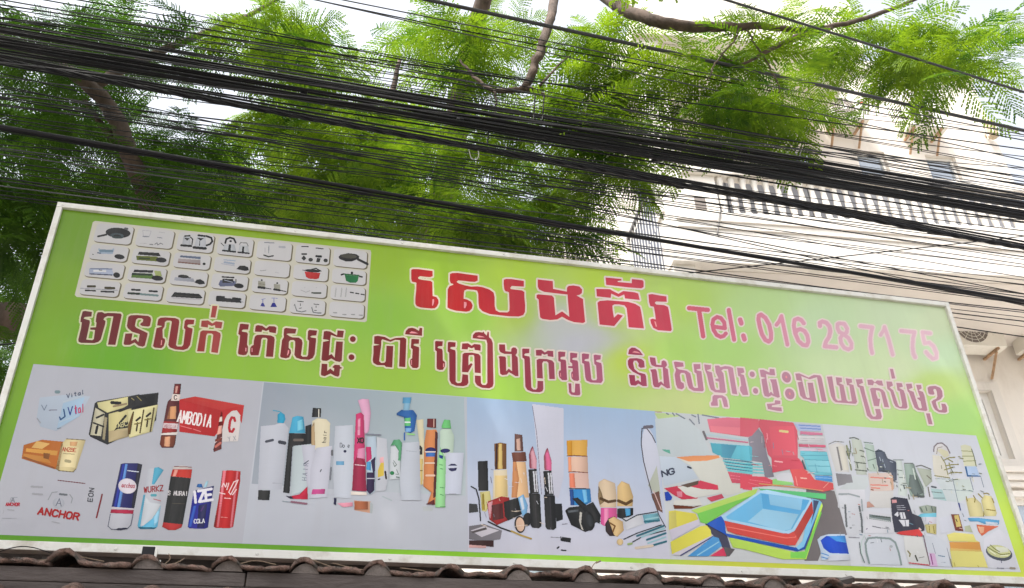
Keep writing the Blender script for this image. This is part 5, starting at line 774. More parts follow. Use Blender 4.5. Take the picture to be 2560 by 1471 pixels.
# ================================================================ white house behind, right
hs = empty('white_house', tuple(BD.w(8.0, 13.0, 0.0)), BD.rz)
tag(hs, 'tall white house with a balustraded balcony and air conditioners behind the billboard', 'house')
HX, HY = 8.0, 13.0
def hb(name, s0_, D0, z0_, s1_, D1, z1_, mat, parent=hs, bevel=0):
    return MB().box(s0_ - HX, D0 - HY, z0_, s1_ - HX, D1 - HY, z1_).build(name, mat, parent, bevel=bevel)
SL, SR = 4.10, 12.5
# wall with window openings (built as strips round the openings)
wins = [(7.55, 8.28, 12.97, 13.60), (9.17, 9.80, 12.97, 13.60), (10.69, 11.36, 12.97, 13.60), (9.05, 10.32, 6.90, 8.17), (5.6, 6.8, 6.90, 8.17), (9.15, 10.9, 3.9, 6.25), (5.6, 6.3, 12.97, 13.5)]
ss = sorted({SL, SR, *[w for q in wins for w in q[:2]]}); zs = sorted({0.0, 15.9, *[w for q in wins for w in q[2:]]})
mbw = MB()
for a in range(len(ss) - 1):
    runs = []; z_open = 0.0
    col = [q for q in wins if q[0] <= ss[a] + 1e-6 and q[1] >= ss[a+1] - 1e-6]
    for q in sorted(col, key=lambda q: q[2]): runs.append((z_open, q[2])); z_open = q[3]
    runs.append((z_open, 15.9))
    for lo, hi in runs: mbw.box(ss[a] - HX, 0.0, lo, ss[a+1] - HX, 0.30, hi)
mbw.build('front_wall', MAT['plaster2'], hs)
hb('side_wall', SL + .002, 13.302, 0, SL + .30, 22, 15.9, MAT['plaster'])
hb('side_wall', SR - .30, 13.302, 0, SR - .002, 22, 15.9, MAT['plaster'])
hb('back_wall', SL + .302, 21.7, 0, SR - .302, 22, 15.9, MAT['plaster'])
hb('roof_slab', SL - .05, 12.9, 15.902, SR + .05, 22.1, 16.15, MAT['plaster'])
def window(s0_, s1_, z0_, z1_, fw=.07, sur=0.0, mull=True):
    w = hb('window', s0_ + fw, 13.13, z0_ + fw, s1_ - fw, 13.15, z1_ - fw, MAT['glass'])
    f = MB()
    for b in ((s0_ + .002, z0_ + .002, s0_ + fw, z1_ - .002), (s1_ - fw, z0_ + .002, s1_ - .002, z1_ - .002), (s0_ + fw, z0_ + .002, s1_ - fw, z0_ + fw), (s0_ + fw, z1_ - fw, s1_ - fw, z1_ - .002)):
        f.box(b[0] - HX, .09, b[1], b[2] - HX, .17, b[3])
    if mull: m = (s0_ + s1_) / 2; f.box(m - .025 - HX, .10, z0_ + fw, m + .025 - HX, .165, z1_ - fw)
    f.build('frame', MAT['wframe'], w)
    hb('curtain', s0_ + fw + .01, 13.26, z0_ + fw, s1_ - fw - .01, 13.27, z1_ - fw, MAT['plaster'], w)
    if sur:
        g = MB()
        for b in ((s0_ - sur, z0_ - sur, s0_ - .002, z1_ + sur), (s1_ + .002, z0_ - sur, s1_ + sur, z1_ + sur), (s0_ - .001, z1_ + .002, s1_ + .001, z1_ + sur), (s0_ - .001, z0_ - sur, s1_ + .001, z0_ - .002)):
            g.box(b[0] - HX, -.05, b[1], b[2] - HX, -.001, b[3])
        g.build('surround', MAT['plaster'], w)
for q in wins[:3]: window(*q, fw=.05, mull=False)
for q in wins[3:5]: window(*q, fw=.12, sur=.16, mull=False)
window(*wins[5], fw=.09, sur=.10); window(*wins[6], fw=.06)
for z, h, d in ((6.62, .09, .16), (6.50, .11, .10), (6.40, .09, .05)): hb('cornice', 8.85, 13.0 - d - .055, z, SR - .01, 12.998, z + h, MAT['plaster'])
# balcony, third floor
bal = hb('balcony', SL, 10.80, 9.11, SR - .02, 12.997, 10.08, MAT['plaster'], bevel=.01)
hb('soffit', SL + .35, 11.02, 9.095, SR - .1, 12.99, 9.109, MAT['soffit'], bal)
hb('pillar', SL - .04, 10.86, 10.082, SL + .36, 11.2, 13.99, MAT['plaster'], bal)
hb('handrail', SL + .362, 10.78, 10.86, SR - .02, 11.02, 11.0, MAT['plaster'], bal, bevel=.015)
hb('solid_panel', SL + .362, 10.86, 10.082, 5.02, 10.96, 10.858, MAT['plaster2'], bal)
hb('vent', 4.62, 10.852, 10.16, 4.80, 10.859, 10.40, MAT['acdark'], bal)
prof = [(.058, 0), (.058, .05), (.04, .07), (.052, .16), (.060, .28), (.050, .45), (.040, .60), (.052, .68), (.058, .70), (.058, .775)]
bm_ = MB().lathe(prof, n=10); bme = mesh('baluster', bm_.v, bm_.f, True); bme.materials.append(MAT['plaster'])
k = 0; s = 5.12
while s < SR - .1:
    o = obj('baluster', bme, bal); o.location = (s - HX, 10.90 - HY, 10.083); s += .196
for z in (9.90, 9.755): MB().tube(spl([(SL + .15 - HX, 10.785 - HY, z), (6.2 - HX, 10.785 - HY, z - .03), (8.4 - HX, 10.785 - HY, z - .10), (SR - HX, 10.785 - HY, z - .22)]), .014, 6).build('conduit_and_shadow', MAT['soffit'], bal)  # pair of thin tubes standing in for cable shadows on the fascia
MB().tube([(4.98 - HX, 10.782 - HY, 10.06), (4.86 - HX, 10.78 - HY, 9.62)], .012, 6).build('conduit_and_shadow', MAT['steel'], bal)
for k in range(8): hb('balcony_shade_sheet', 5.35 + k * .84, 12.94, 10.085, 5.35 + k * .84 + .82, 12.996, 12.9, MAT['gap_shade'], bal)  # grey sheets standing in for the shade seen between balusters
# side railing of the balcony, bars running back to the wall
rl = MB()
for y in np.arange(11.28, 12.97, .15): rl.box(SL + .004 - HX, y - HY, 10.082, SL + .014 - HX, y + .016 - HY, 11.0)
rl.build('side_bars', MAT['wframe'], bal)
hb('side_screen', SL + .06, 11.22, 10.084, SL + .09, 12.93, 10.99, MAT['rail'], bal)
hb('side_handrail', SL - .01, 11.21, 11.002, SL + .05, 12.99, 11.07, MAT['steel'], bal)
hb('inner_wall', SL + .32, 12.94, 10.085, 5.3, 12.995, 12.4, MAT['rail'], bal)
rl = MB()
for y in np.arange(11.3, 12.97, .15): rl.box(SL + .004 - HX, y - HY, 7.4, SL + .014 - HX, y + .016 - HY, 9.108)
rl.build('side_bars', MAT['wframe'], hs)
hb('side_panel', SL + .20, 11.27, 5.9, SL + .26, 12.99, 9.09, MAT['rail'])
rl = MB()
for y in np.arange(11.28, 12.97, .15): rl.box(SL - .014 - HX, y - HY, 9.13, SL - .003 - HX, y + .016 - HY, 10.06)
rl.build('side_bars', MAT['wframe'], bal)
hb('side_screen', SL - .0022, 11.22, 9.112, SL - .0008, 12.98, 10.078, MAT['rail'], bal)
hb('corner_pillar', SL + .02, 10.9, 0.0, SL + .36, 11.25, 9.108, MAT['plaster2'])
# upper balcony slab
ub = hb('upper_balcony', SL - .1, 10.75, 14.0, 8.4, 12.997, 14.42, MAT['plaster'], bevel=.01)
hb('parapet', SL - .1, 10.75, 14.422, 8.4, 10.95, 15.4, MAT['plaster'], ub)
hb('soffit', SL + .1, 10.95, 13.985, 8.2, 12.99, 13.999, MAT['soffit'], ub)
# ---------------------------------------------------------------- air conditioners (things fixed to the wall) and lantern
def ac(sx, z, w, h, d, label, fan=True, D=13.0):
    e = empty('air_conditioner', tuple(BD.w(sx, D, z)), BD.rz); tag(e, label, 'air conditioner', 'outdoor air conditioners on the white house')
    MB().box(0, -d - .12, 0, w, -.12, h).build('casing', MAT['acbody'], e, bevel=.012)
    cx_, cz_ = w * .40, h * .5; r = min(w * .36, h * .43)
    g = MB(); 
    for k in range(5):
        rr_ = r * (k + 1) / 5; g.tube([(cx_ + rr_ * math.cos(t), -d - .128, cz_ + rr_ * math.sin(t)) for t in np.linspace(0, 2 * math.pi, 25)], .005, 4, False)
    for k in range(14): t = 2 * math.pi * k / 14; g.tube([(cx_ + .08 * math.cos(t), -d - .129, cz_ + .08 * math.sin(t)), (cx_ + r * math.cos(t), -d - .129, cz_ + r * math.sin(t))], .004, 4, False)
    MB().add([(cx_ + r * math.cos(t), -d - .1225, cz_ + r * math.sin(t)) for t in np.linspace(0, 2 * math.pi, 25)[:-1]], [tuple(range(24))]).build('fan_opening', MAT['acdark'], e)
    g.build('fan_guard', MAT['acbody'], e)
    MB().lathe([(.075, 0), (.07, .012)], n=14).build('fan_hub', MAT['wframe'], e).matrix_local = Matrix.Translation((cx_, -d - .131, cz_)) @ Matrix.Rotation(math.radians(90), 4, 'X')
    MB().box(w * .86, -d - .126, h * .72, w * .95, -d - .1205, h * .82).build('badge', material('red_badge', (.55, .08, .07), .5), e)
    for x in (.10 * w, .80 * w):
        MB().box(x, -d - .10, -.04, x + .045, -.001, -.002).build('bracket_arm', MAT['rust'], e)
        MB().tube([(x + .022, -d - .02, -.05), (x + .022, -.02, -.42)], .026, 4).build('bracket_brace', MAT['rust'], e)
    return e
z_ac = BD.sz(2430, 868, 12.6)[1]
ac(9.62, z_ac, .98, .72, .34, 'cream air conditioner with round fan just right of the billboard corner')
ac(10.98, z_ac + .02, .98, .72, .34, 'cream air conditioner half out of view beside another one under the balcony')
ac(8.55, 14.05, .85, .60, .32, 'cream air conditioner on rusty brackets behind hanging leaves above the upper windows')
ac(10.25, 13.98, .85, .60, .32, 'cream air conditioner above the upper windows, the one next to the wall lantern')
lt = empty('wall_lantern', tuple(BD.w(12.28, 13.0, 14.0)), BD.rz); tag(lt, 'small brass coloured lantern high on the white house corner', 'lantern')
MB().lathe([(.05, 0), (.11, .06), (.11, .36), (.13, .38), (.04, .50)], (0, -.2, 0), 6).build('lantern_body', MAT['lamp'], lt)
for k in range(6): t = 2 * math.pi * k / 6; MB().tube([(.112 * math.cos(t), -.2 + .112 * math.sin(t), .05), (.112 * math.cos(t), -.2 + .112 * math.sin(t), .37)], .012, 4).build('lantern_bar', MAT['acbody'], lt)
MB().box(-.02, -.12, .20, .02, -.001, .26).build('wall_arm', MAT['lamp'], lt)
# ================================================================ neighbouring house, behind the tree
nh = empty('plain_house', tuple(BD.w(1.5, 16.0, 0.0)), BD.rz); tag(nh, 'plain white house wall glimpsed through the leaves behind the billboard', 'house')
MB().box(-2.2, 0, 0, 2.75, 6.0, 12.6).build('wall', MAT['plaster'], nh)
MB().box(-2.35, -.15, 12.602, 2.9, 6.1, 12.85).build('roof_slab', MAT['plaster'], nh)
for x, z in ((-1.4, 8.6), (.9, 8.6), (-1.4, 5.2), (.9, 5.2)):
    w = MB().box(x, -.012, z, x + .95, -.002, z + 1.3).build('window', MAT['glass'], nh)
    f = MB(); f.box(x - .07, -.05, z - .07, x, -.001, z + 1.37); f.box(x + .95, -.05, z - .07, x + 1.02, -.001, z + 1.37); f.box(x, -.05, z + 1.302, x + .95, -.001, z + 1.37); f.box(x, -.05, z - .07, x + .95, -.001, z - .002); f.build('frame', MAT['wframe'], w)

# ================================================================ added dark shed behind the billboard
sh = empty('dark_backing', tuple(SG.w(-1.2, 6.4, 0.0)), SG.rz); tag(sh, 'added dark shed glimpsed in the gap under the billboard', 'backing')
MB().box(-2.6, 0, 0, 2.3, 1.6, 3.45).build('wall', MAT['beam'], sh)  # box added to make the gap under the billboard dark
MB().add([(-2.75, -.25, 3.40), (2.45, -.25, 3.40), (2.45, 1.8, 3.72), (-2.75, 1.8, 3.72), (-2.75, -.25, 3.46), (2.45, -.25, 3.46), (2.45, 1.8, 3.78), (-2.75, 1.8, 3.78)], [(0,3,2,1),(4,5,6,7),(0,1,5,4),(1,2,6,5),(2,3,7,6),(3,0,4,7)]).build('backing_roof', MAT['beam'], sh)
# ================================================================ overhead cables, parallel to the street
SLFT, SRGT = -11.0, 20.0                             # where the poles stand, out of the picture
def cable(p, q, D, th, name, label, cat, group, mat, sag=.05, twist=0, D2=None):
    """a straight run seen through photo points p and q, D metres out, th pixels thick"""
    D2 = D if D2 is None else D2
    A = SG.at(*p, D); B = SG.at(*q, D2); sa, sb = (A - CAM) @ SG.d, (B - CAM) @ SG.d
    ends = [A + (B - A) * (sx - sa) / (sb - sa) for sx in (SLFT, SRGT)]
    dist = np.linalg.norm((A + B) / 2 - CAM); r = th / F * dist / 2 * .88
    n = 60; pts = []; wob = float(ra.uniform(.002, .014)); fr = float(ra.uniform(.5, 1.6)); ph = float(ra.uniform(0, 6.28))
    for k in range(n + 1):
        t = k / n; P = ends[0] * (1 - t) + ends[1] * t
        tc = (P - CAM) @ SG.d; w = (tc - 2.0) / 13.0
        P = P + np.array([0, 0, sag * (w * w - .12) + wob * math.sin(tc * fr + ph)]); pts.append(P)
    m = MB()
    if twist:
        fine = spl(pts, 16)
        for s in range(3):
            tw = []
            for k, P in enumerate(fine):
                t = k * .42 + s * 2 * math.pi / 3; tw.append(P + SG.n * (r * .55 * math.cos(t)) + np.array([0, 0, r * .55 * math.sin(t)]))
            m.tube(tw, r * .52, 5, False)
    else: m.tube(pts, r, 6, False)
    o = m.build(name, mat, None, True); tag(o, label, cat, group); return o
ra = np.random.default_rng(3)
CB = MAT['cable']; CG = MAT['cable2']
# upper thick bundle: two groups of lines closing up towards the right
L1 = 'black cable of the thick bundle passing in front of the leafy branches'
ra = np.random.default_rng(3)
for k in range(28):
    if k < 11: y0 = 68 + 14 * (k / 10) + ra.normal(0, 2); y1 = 494 + 24 * (k / 10) + ra.normal(0, 3); th = ra.uniform(4, 8)
    elif k < 23: y0 = 96 + 19 * ((k - 11) / 11) + ra.normal(0, 2); y1 = 519 + 28 * ((k - 11) / 11) + ra.normal(0, 3); th = ra.uniform(4, 8.5)
    else: y0 = (60, 88, 124, 132, 142)[k - 23]; y1 = (487, 496, 548, 530, 556)[k - 23]; th = ra.uniform(5, 7)
    cable((0, y0), (2560, y1), 4.9 + .35 * ra.random(), th, 'overhead_cable', L1, 'cable', 'cables of the thick overhead bundle', CB if k % 6 else CG, .04)
for k in range(4): cable((0, 138 + 7 * k), (2560, 604 + 5 * k), 4.75 + .05 * k, 6.5, 'overhead_cable', 'black cable hanging just below the thick overhead bundle', 'cable', 'cables just below the thick bundle', CB, .05)
cable((0, 152), (2560, 618), 4.7, 13, 'twisted_cable', 'thick twisted black cable running below the main bundle past the balcony', 'cable', None, CB, .05, twist=1)
cable((0, 318), (2560, 752), 4.75, 12, 'overhead_cable', 'single heavy black cable running just above the billboard top edge', 'cable', None, CB, .05)
cable((0, 327), (2560, 757), 4.77, 7, 'overhead_cable', 'medium black cable strapped to the heavy cable above the billboard', 'cable', None, CB, .05)
cable((1280, 44), (2560, 326), 5.0, 11, 'overhead_cable', 'thick dark cable crossing behind the upper right leaves below the roof slab', 'cable', None, CG, .05)
cable((1937, 37), (2560, 231), 4.6, 7, 'overhead_cable', 'grey cable crossing the top right leaves in front of the sky', 'cable', None, CG, .04)
L3 = 'thin black wire strung between the thick bundle and the billboard'
thin = [(0, 232, 2560, 560), (0, 245, 2560, 575), (0, 262, 2560, 590), (0, 285, 2560, 612), (0, 372, 2560, 700), (0, 384, 2560, 742), (0, 404, 2560, 735), (0, 414, 2560, 760), (0, 428, 2560, 752), (0, 450, 2560, 775), (0, 462, 2560, 778), (0, 474, 2560, 790), (0, 486, 2560, 800), (0, 498, 2560, 815),
        (0, 218, 2560, 628), (0, 236, 2560, 645), (0, 292, 2560, 660), (0, 300, 2560, 668), (1500, 478, 2560, 640), (1500, 505, 2560, 690), (1500, 545, 2560, 668), (0, 440, 2560, 838)]
for k, (a, b, c, d) in enumerate(thin):
    cable((a, b), (c, d), 4.5 + .55 * ra.random(), ra.uniform(2.2, 3.8), 'overhead_wire', L3, 'wire', 'thin wires below the thick bundle', CB if k % 5 else CG, ra.uniform(.02, .30))
L4 = 'thin black wire strung through the leaves above the thick bundle'
thin2 = [(973, 37, 2560, 399), (350, 30, 1500, 236), (315, 37, 1500, 262), (0, 42, 2560, 440), (640, 112, 2560, 452), (640, 78, 2560, 420), (0, 10, 2560, 372), (1280, 96, 2560, 352), (640, 140, 2560, 470), (0, 55, 2560, 462), (500, 36, 2560, 486), (1280, 232, 2560, 446), (1060, 37, 2560, 338)]
for k, (a, b, c, d) in enumerate(thin2):
    cable((a, b), (c, d), 4.6 + .6 * ra.random(), ra.uniform(2.2, 4.2), 'overhead_wire', L4, 'wire', 'thin wires above the thick bundle', CB if k % 4 else CG, ra.uniform(.02, .25))
for k, (a, b, c, d, lab) in enumerate(((1500, 700, 2560, 588, 'thin wire rising across the balcony front against the slope of the others'), (1500, 520, 2560, 735, 'thin wire dropping steeply across the balcony front to the billboard corner'), (0, 180, 1500, 520, 'thin wire dropping steeply through the dark leaves to the heavy cable'), (0, 360, 1500, 470, 'slack wire crossing the heavy cable at a flat angle before the leaves'))):
    cable((a, b), (c, d), 4.66 + .04 * k, 3.0, 'overhead_wire', lab, 'wire', None, CB, .2)
for x, y, w_ in ((760, 230, 17), (1150, 303, 17), (1640, 398, 18), (1700, 466, 15), (2330, 579, 15)):
    A_, B_ = SG.at(x - 9, y - 1.5, 5.0), SG.at(x + 9, y + 1.5, 5.0)
    o = MB().tube([A_, B_], w_ / F * 6.6 / 2, 8).build('cable_sleeve', CB, None, True); tag(o, 'short dark sleeve wrapped round the overhead cables', 'sleeve', 'sleeves on the overhead cables')
for k in range(14):
    a = ra.uniform(30, 420); b = a + ra.uniform(250, 420)
    cable((0, a), (2560, b), 4.5 + .7 * ra.random(), ra.uniform(2.0, 3.2), 'overhead_wire', 'slack thin wire wandering across the other overhead cables', 'wire', 'slack wires among the overhead cables', CB if k % 3 else CG, ra.uniform(.1, .5))
# a loop of pale wire tied to the bundle, and two tie wires hanging between bundles
o = MB().tube(spl([SG.at(x, y, 4.88) for x, y in ((1172, 372), (1178, 395), (1190, 400), (1197, 388), (1195, 376))]), .004, 5).build('wire_loop', MAT['frame'], None, True); tag(o, 'small pale loop of wire hanging from the black bundle', 'wire')
for x, y0, y1 in ((1222, 330, 362), (1338, 235, 300), (1360, 240, 300)):
    o = MB().tube([SG.at(x, y0, 4.95), SG.at(x - 4, y1, 4.95)], .006, 5).build('tie_wire', CB, None); tag(o, 'short black tie wire hanging upright between two overhead cables', 'wire', 'tie wires on the overhead cables')
for sx, lab in ((SLFT, 'concrete utility pole carrying the cables by the tree side end'), (SRGT, 'concrete utility pole carrying the cables past the white house')):
    pe = empty('utility_pole', tuple(SG.w(sx, 5.1, 0.0)), SG.rz); tag(pe, lab, 'pole')
    MB().lathe([(.19, 0), (.12, 11.5)], n=12).build('shaft', MAT['concrete'], pe, True)
    for z in (4.0, 5.5, 7.0, 8.6): MB().box(-.06, -.95, z, .06, .75, z + .12).build('cross_arm', MAT['steel'], pe)
# ================================================================ feathery-leaved trees
def frond(seg, np_, seed, L=.62):
    """a twice-pinnate leaf along +x: a rib and np_ pairs of feather-edged side blades built of small leaflets"""
    r = np.random.default_rng(seed); v = []; f = []
    def quad(a, b, c, d): n = len(v); v.extend([a, b, c, d]); f.append((n, n+1, n+2, n+3))
    def mid(t): return np.array([L * t, .02 * math.sin(3 * t + seed), -.20 * L * t * t])
    w = .003
    for k in range(6):
        a, b = mid(k / 6), mid((k + 1) / 6); quad(a + [0, w, 0], a - [0, w, 0], b - [0, w * .6, 0], b + [0, w * .6, 0])
    for i in range(np_):
        t = .14 + .86 * i / (np_ - 1); c = mid(t); pl_ = L * .31 * (math.sin(math.pi * (.18 + .70 * t)) ** .55) * r.uniform(.9, 1.08)
        for sd in (-1, 1):
            if r.random() < .06: continue
            ang = math.radians(66 - 34 * t + r.normal(0, 3)); d = np.array([math.cos(ang), sd * math.sin(ang), -.08 + r.normal(0, .05)]); d /= np.linalg.norm(d)
            nrm = np.array([-d[1], d[0], 0]); nrm /= np.linalg.norm(nrm); nrm = nrm + np.array([0, 0, r.normal(0, .25)])
            wd_ = L * .0150; droop = r.uniform(.12, .34)
            for j in range(seg):                       # each step is one pair of leaflets, a notched blade
                q0, q1 = j / seg, (j + 1) / seg
                P0 = c + d * pl_ * q0 + np.array([0, 0, -droop * pl_ * q0 * q0]); P1 = c + d * pl_ * q1 + np.array([0, 0, -droop * pl_ * q1 * q1])
                wj = wd_ * (1 - .75 * abs((j + .5) / seg - .42) ** 1.6)
                for s2 in (-1, 1): quad(P0, P0 + nrm * s2 * wj * .8 + (P1 - P0) * .25, P0 + nrm * s2 * wj + (P1 - P0) * .95, P0 + (P1 - P0) * .92)
    return np.array(v), f
def quad_mesh(name, V, n4):
    me = bpy.data.meshes.new(name); me.vertices.add(len(V)); me.vertices.foreach_set('co', V.astype(np.float32).ravel())
    me.loops.add(n4 * 4); me.loops.foreach_set('vertex_index', np.arange(n4 * 4, dtype=np.int32))
    me.polygons.add(n4); me.polygons.foreach_set('loop_start', np.arange(0, n4 * 4, 4, dtype=np.int32)); me.polygons.foreach_set('loop_total', np.full(n4, 4, np.int32))
    me.update(calc_edges=True); return me
hero = {}
for mk in ('leaf', 'leaf_shaded'):
    hero[MAT[mk].name] = []
    for k in range(5):
        V, f = frond(7, 19, 11 + k); me = quad_mesh('frond', V, len(f)); me.materials.append(MAT[mk]); hero[MAT[mk].name].append(me)
lite = [frond(4, 18, 31 + k)[0] for k in range(4)]
def rotm(az, pitch, roll):
    cz, sz = math.cos(az), math.sin(az); cy, sy = math.cos(pitch), math.sin(pitch); cr, sr = math.cos(roll), math.sin(roll)
    return np.array([[cz, -sz, 0], [sz, cz, 0], [0, 0, 1]]) @ np.array([[cy, 0, sy], [0, 1, 0], [-sy, 0, cy]]) @ np.array([[1, 0, 0], [0, cr, -sr], [0, sr, cr]])
def px_of(P):
    c = RM.T @ (P - CAM); return CX - F * c[0] / c[2], CY + F * c[1] / c[2]
def make_tree(name, label, base, limbs, clusters, seed, leaf, nhero=240, group=None, dens=1.0, world=()):
    r = np.random.default_rng(seed); root = empty(name, tuple(base)); tag(root, label, 'tree', group); off = np.array(base, float)
    for nm, pts, rad in limbs:
        P = spl(pts, 6); R_ = np.interp(np.linspace(0, 1, len(P)), np.linspace(0, 1, len(rad)), rad)
        P = [p + r.normal(0, .005, 3) * (1 if 0 < i < len(P) - 1 else 0) for i, p in enumerate(P)]
        MB().tube([p - off for p in P], list(R_), 10).build(nm, MAT['bark'], root, True)
    spots = []
    for (cx, cy, rx, ry, D0, D1, n, dr) in clusters:
        n = max(4, int(n * dens)); nb_ = max(2, n // 10); cen = []; rx = max(20, rx - 55); ry = max(12, ry - 32)
        for _ in range(nb_):
            while True:
                a, b = r.uniform(-1, 1, 2)
                if a * a + b * b <= 1: break
            cen.append(SG.at(cx + a * rx, cy + b * ry, r.uniform(D0, D1)))
        for i in range(n):
            c = cen[i % nb_]; az = 2 * math.pi * ((i % nb_) * .37 + (i // nb_) / 7.5) + r.normal(0, .25); pitch = math.radians(r.normal(6 + dr, 13)); roll = math.radians(r.normal(0, 18))
            sc = r.uniform(.55, 1.12); spots.append((c + r.normal(0, .035, 3), rotm(az, pitch, roll), sc))
    for (s_, D_, z_, rs, rD, rz_, n) in world:
        for _ in range(n):
            a = r.normal(0, 1, 3); a /= np.linalg.norm(a); a *= r.random() ** .4
            spots.append((SG.w(s_ + a[0] * rs, D_ + a[1] * rD, z_ + a[2] * rz_), rotm(r.uniform(0, 6.28), math.radians(r.normal(8, 18)), math.radians(r.normal(0, 20))), r.uniform(.9, 1.35)))
    # sprays grow from twigs; the nearest sprays are leaves of their own, the rest one mass
    spots.sort(key=lambda q: np.linalg.norm(q[0] - CAM))
    vis = [q for q in spots if -60 < px_of(q[0])[0] < 2620 and -60 < px_of(q[0])[1] < 1000]; rest = [q for q in spots if not any(q is x for x in vis[:nhero])]
    for q in vis[:nhero]:
        o = obj('frond', hero[leaf.name][r.integers(5)], root)
        M = np.eye(4); M[:3, :3] = q[1] * q[2]; M[:3, 3] = q[0] - off; o.matrix_local = Matrix(M.tolist())
    if rest:
        VV = np.concatenate([(lite[r.integers(4)] * q[2]) @ q[1].T + (q[0] - off) for q in rest])
        o = obj('foliage', quad_mesh('foliage', VV, len(VV) // 4), root, leaf); o['kind'] = 'stuff'
    return root
g = lambda pts, D: [SG.at(x, y, d) for (x, y), d in zip(pts, D if hasattr(D, '__len__') else [D] * len(pts))]
# left tree: trunk beside the billboard, limb passing behind it
bA = SG.w(-4.4, 7.2, 0.0)
limbsA = [('trunk', [bA, SG.w(-4.35, 7.2, 1.6), SG.w(-4.1, 7.1, 3.4), SG.w(-3.5, 7.0, 4.7), SG.at(-40, 812, 6.9), SG.at(120, 800, 6.8), SG.at(300, 720, 6.7)], [.30, .26, .23, .20, .155, .15, .14]),
  ('limb', g([(300, 720), (365, 600), (372, 505), (330, 400), (290, 300), (225, 215), (90, 140), (-80, 60)], [6.7, 6.5, 6.3, 6.1, 6.0, 5.9, 5.9, 5.9]), [.13, .11, .085, .075, .07, .06, .05, .035]),
  ('limb', g([(372, 520), (350, 420), (280, 345), (210, 250)], [6.35, 6.2, 6.1, 6.0]), [.05, .04, .035, .02]),
  ('limb', g([(300, 720), (520, 640), (760, 560), (900, 430), (960, 300), (1000, 150)], [6.7, 6.9, 7.1, 7.1, 7.0, 6.9]), [.12, .10, .085, .06, .045, .02]),
  ('limb', g([(225, 215), (420, 120), (620, 40), (760, -40)], [5.9, 6.3, 6.8, 7.0]), [.05, .035, .025, .015])]
clA = [(60, 60, 160, 60, 5.6, 8, 90, 10), (300, 70, 260, 60, 5.8, 8.5, 120, 10), (330, 160, 200, 60, 5.6, 8, 80, 8), (130, 190, 130, 40, 5.6, 7.5, 40, 8), (80, 300, 120, 60, 5.6, 8, 60, 12), (230, 330, 170, 90, 5.6, 8.5, 130, 8), (480, 380, 170, 90, 5.8, 8.5, 120, 8), (150, 450, 190, 60, 5.4, 8, 120, 8), (430, 470, 200, 50, 5.4, 8, 110, 8),
       (50, 620, 90, 160, 5.6, 8, 110, 8), (20, 920, 60, 80, 5.6, 8, 26, 8)]
make_tree('flame_tree', 'large feathery leaved tree whose thick limb passes behind the billboard beside its left frame', bA, limbsA, clA, 5, MAT['leaf_shaded'], 260, dens=.52)
# second tree: its limbs arch over the cables from above
bB = SG.w(1.0, 8.6, 0.0)
limbsB = [('trunk', [bB, SG.w(1.0, 8.6, 2.5), SG.w(.95, 8.5, 5.0), SG.at(1120, 430, 8.2), SG.at(1150, 250, 7.9), SG.at(1190, 60, 7.6), SG.at(1260, -140, 7.0)], [.26, .22, .19, .16, .13, .11, .09]),
  ('limb', g([(1260, -140), (1370, -80), (1385, 0), (1362, 90), (1338, 165), (1312, 222)], [7.0, 6.2, 5.6, 5.35, 5.3, 5.3]), [.085, .055, .045, .042, .040, .036]),
  ('limb', g([(1312, 222), (1265, 228), (1222, 222), (1180, 186), (1150, 150)], [5.3, 5.35, 5.4, 5.5, 5.6]), [.030, .022, .018, .014, .008]),
  ('limb', g([(1312, 222), (1360, 238), (1420, 265), (1490, 300)], [5.3, 5.3, 5.4, 5.5]), [.028, .020, .012, .006]),
  ('twig', g([(1350, 215), (1395, 165), (1425, 140)], [5.3, 5.35, 5.4]), [.012, .009, .005]),
  ('twig', g([(1236, 228), (1240, 260), (1236, 300)], [5.35, 5.35, 5.35]), [.010, .008, .005]),
  ('limb', g([(1260, -140), (1430, -60), (1560, 20), (1660, 58), (1770, 68), (1880, 66), (2000, 74), (2100, 62), (2200, 34), (2360, -30)], [7.0, 6.2, 5.4, 5.1, 5.0, 5.0, 5.0, 5.0, 5.05, 5.1]), [.085, .075, .062, .055, .048, .034, .026, .024, .022, .014]),
  ('limb', [SG.at(1260, -140, 7.0), SG.w(.6, 5.4, 8.6), SG.w(-.2, 3.8, 8.4), SG.w(-2.2, 2.6, 8.2), SG.w(-4.6, 2.2, 7.8)], [.09, .08, .06, .045, .02]),
  ('limb', [SG.w(.6, 5.4, 8.6), SG.w(1.6, 4.0, 8.5), SG.w(3.0, 2.8, 8.6)], [.06, .045, .02]),
  ('limb', g([(2080, 70), (1985, 95), (1905, 135), (1860, 158), (1820, 150), (1800, 132)], [5.0, 5.0, 5.0, 5.0, 5.0, 5.0]), [.018, .026, .018, .012, .009, .006]),
  ('twig', g([(1846, 72), (1838, 100), (1806, 135), (1785, 165), (1768, 200)], 4.98), [.008, .008, .008, .007, .005]),
  ('twig', g([(1866, 76), (1890, 115), (1920, 160), (1945, 215), (1960, 260)], 4.98), [.009, .009, .008, .006, .004])]
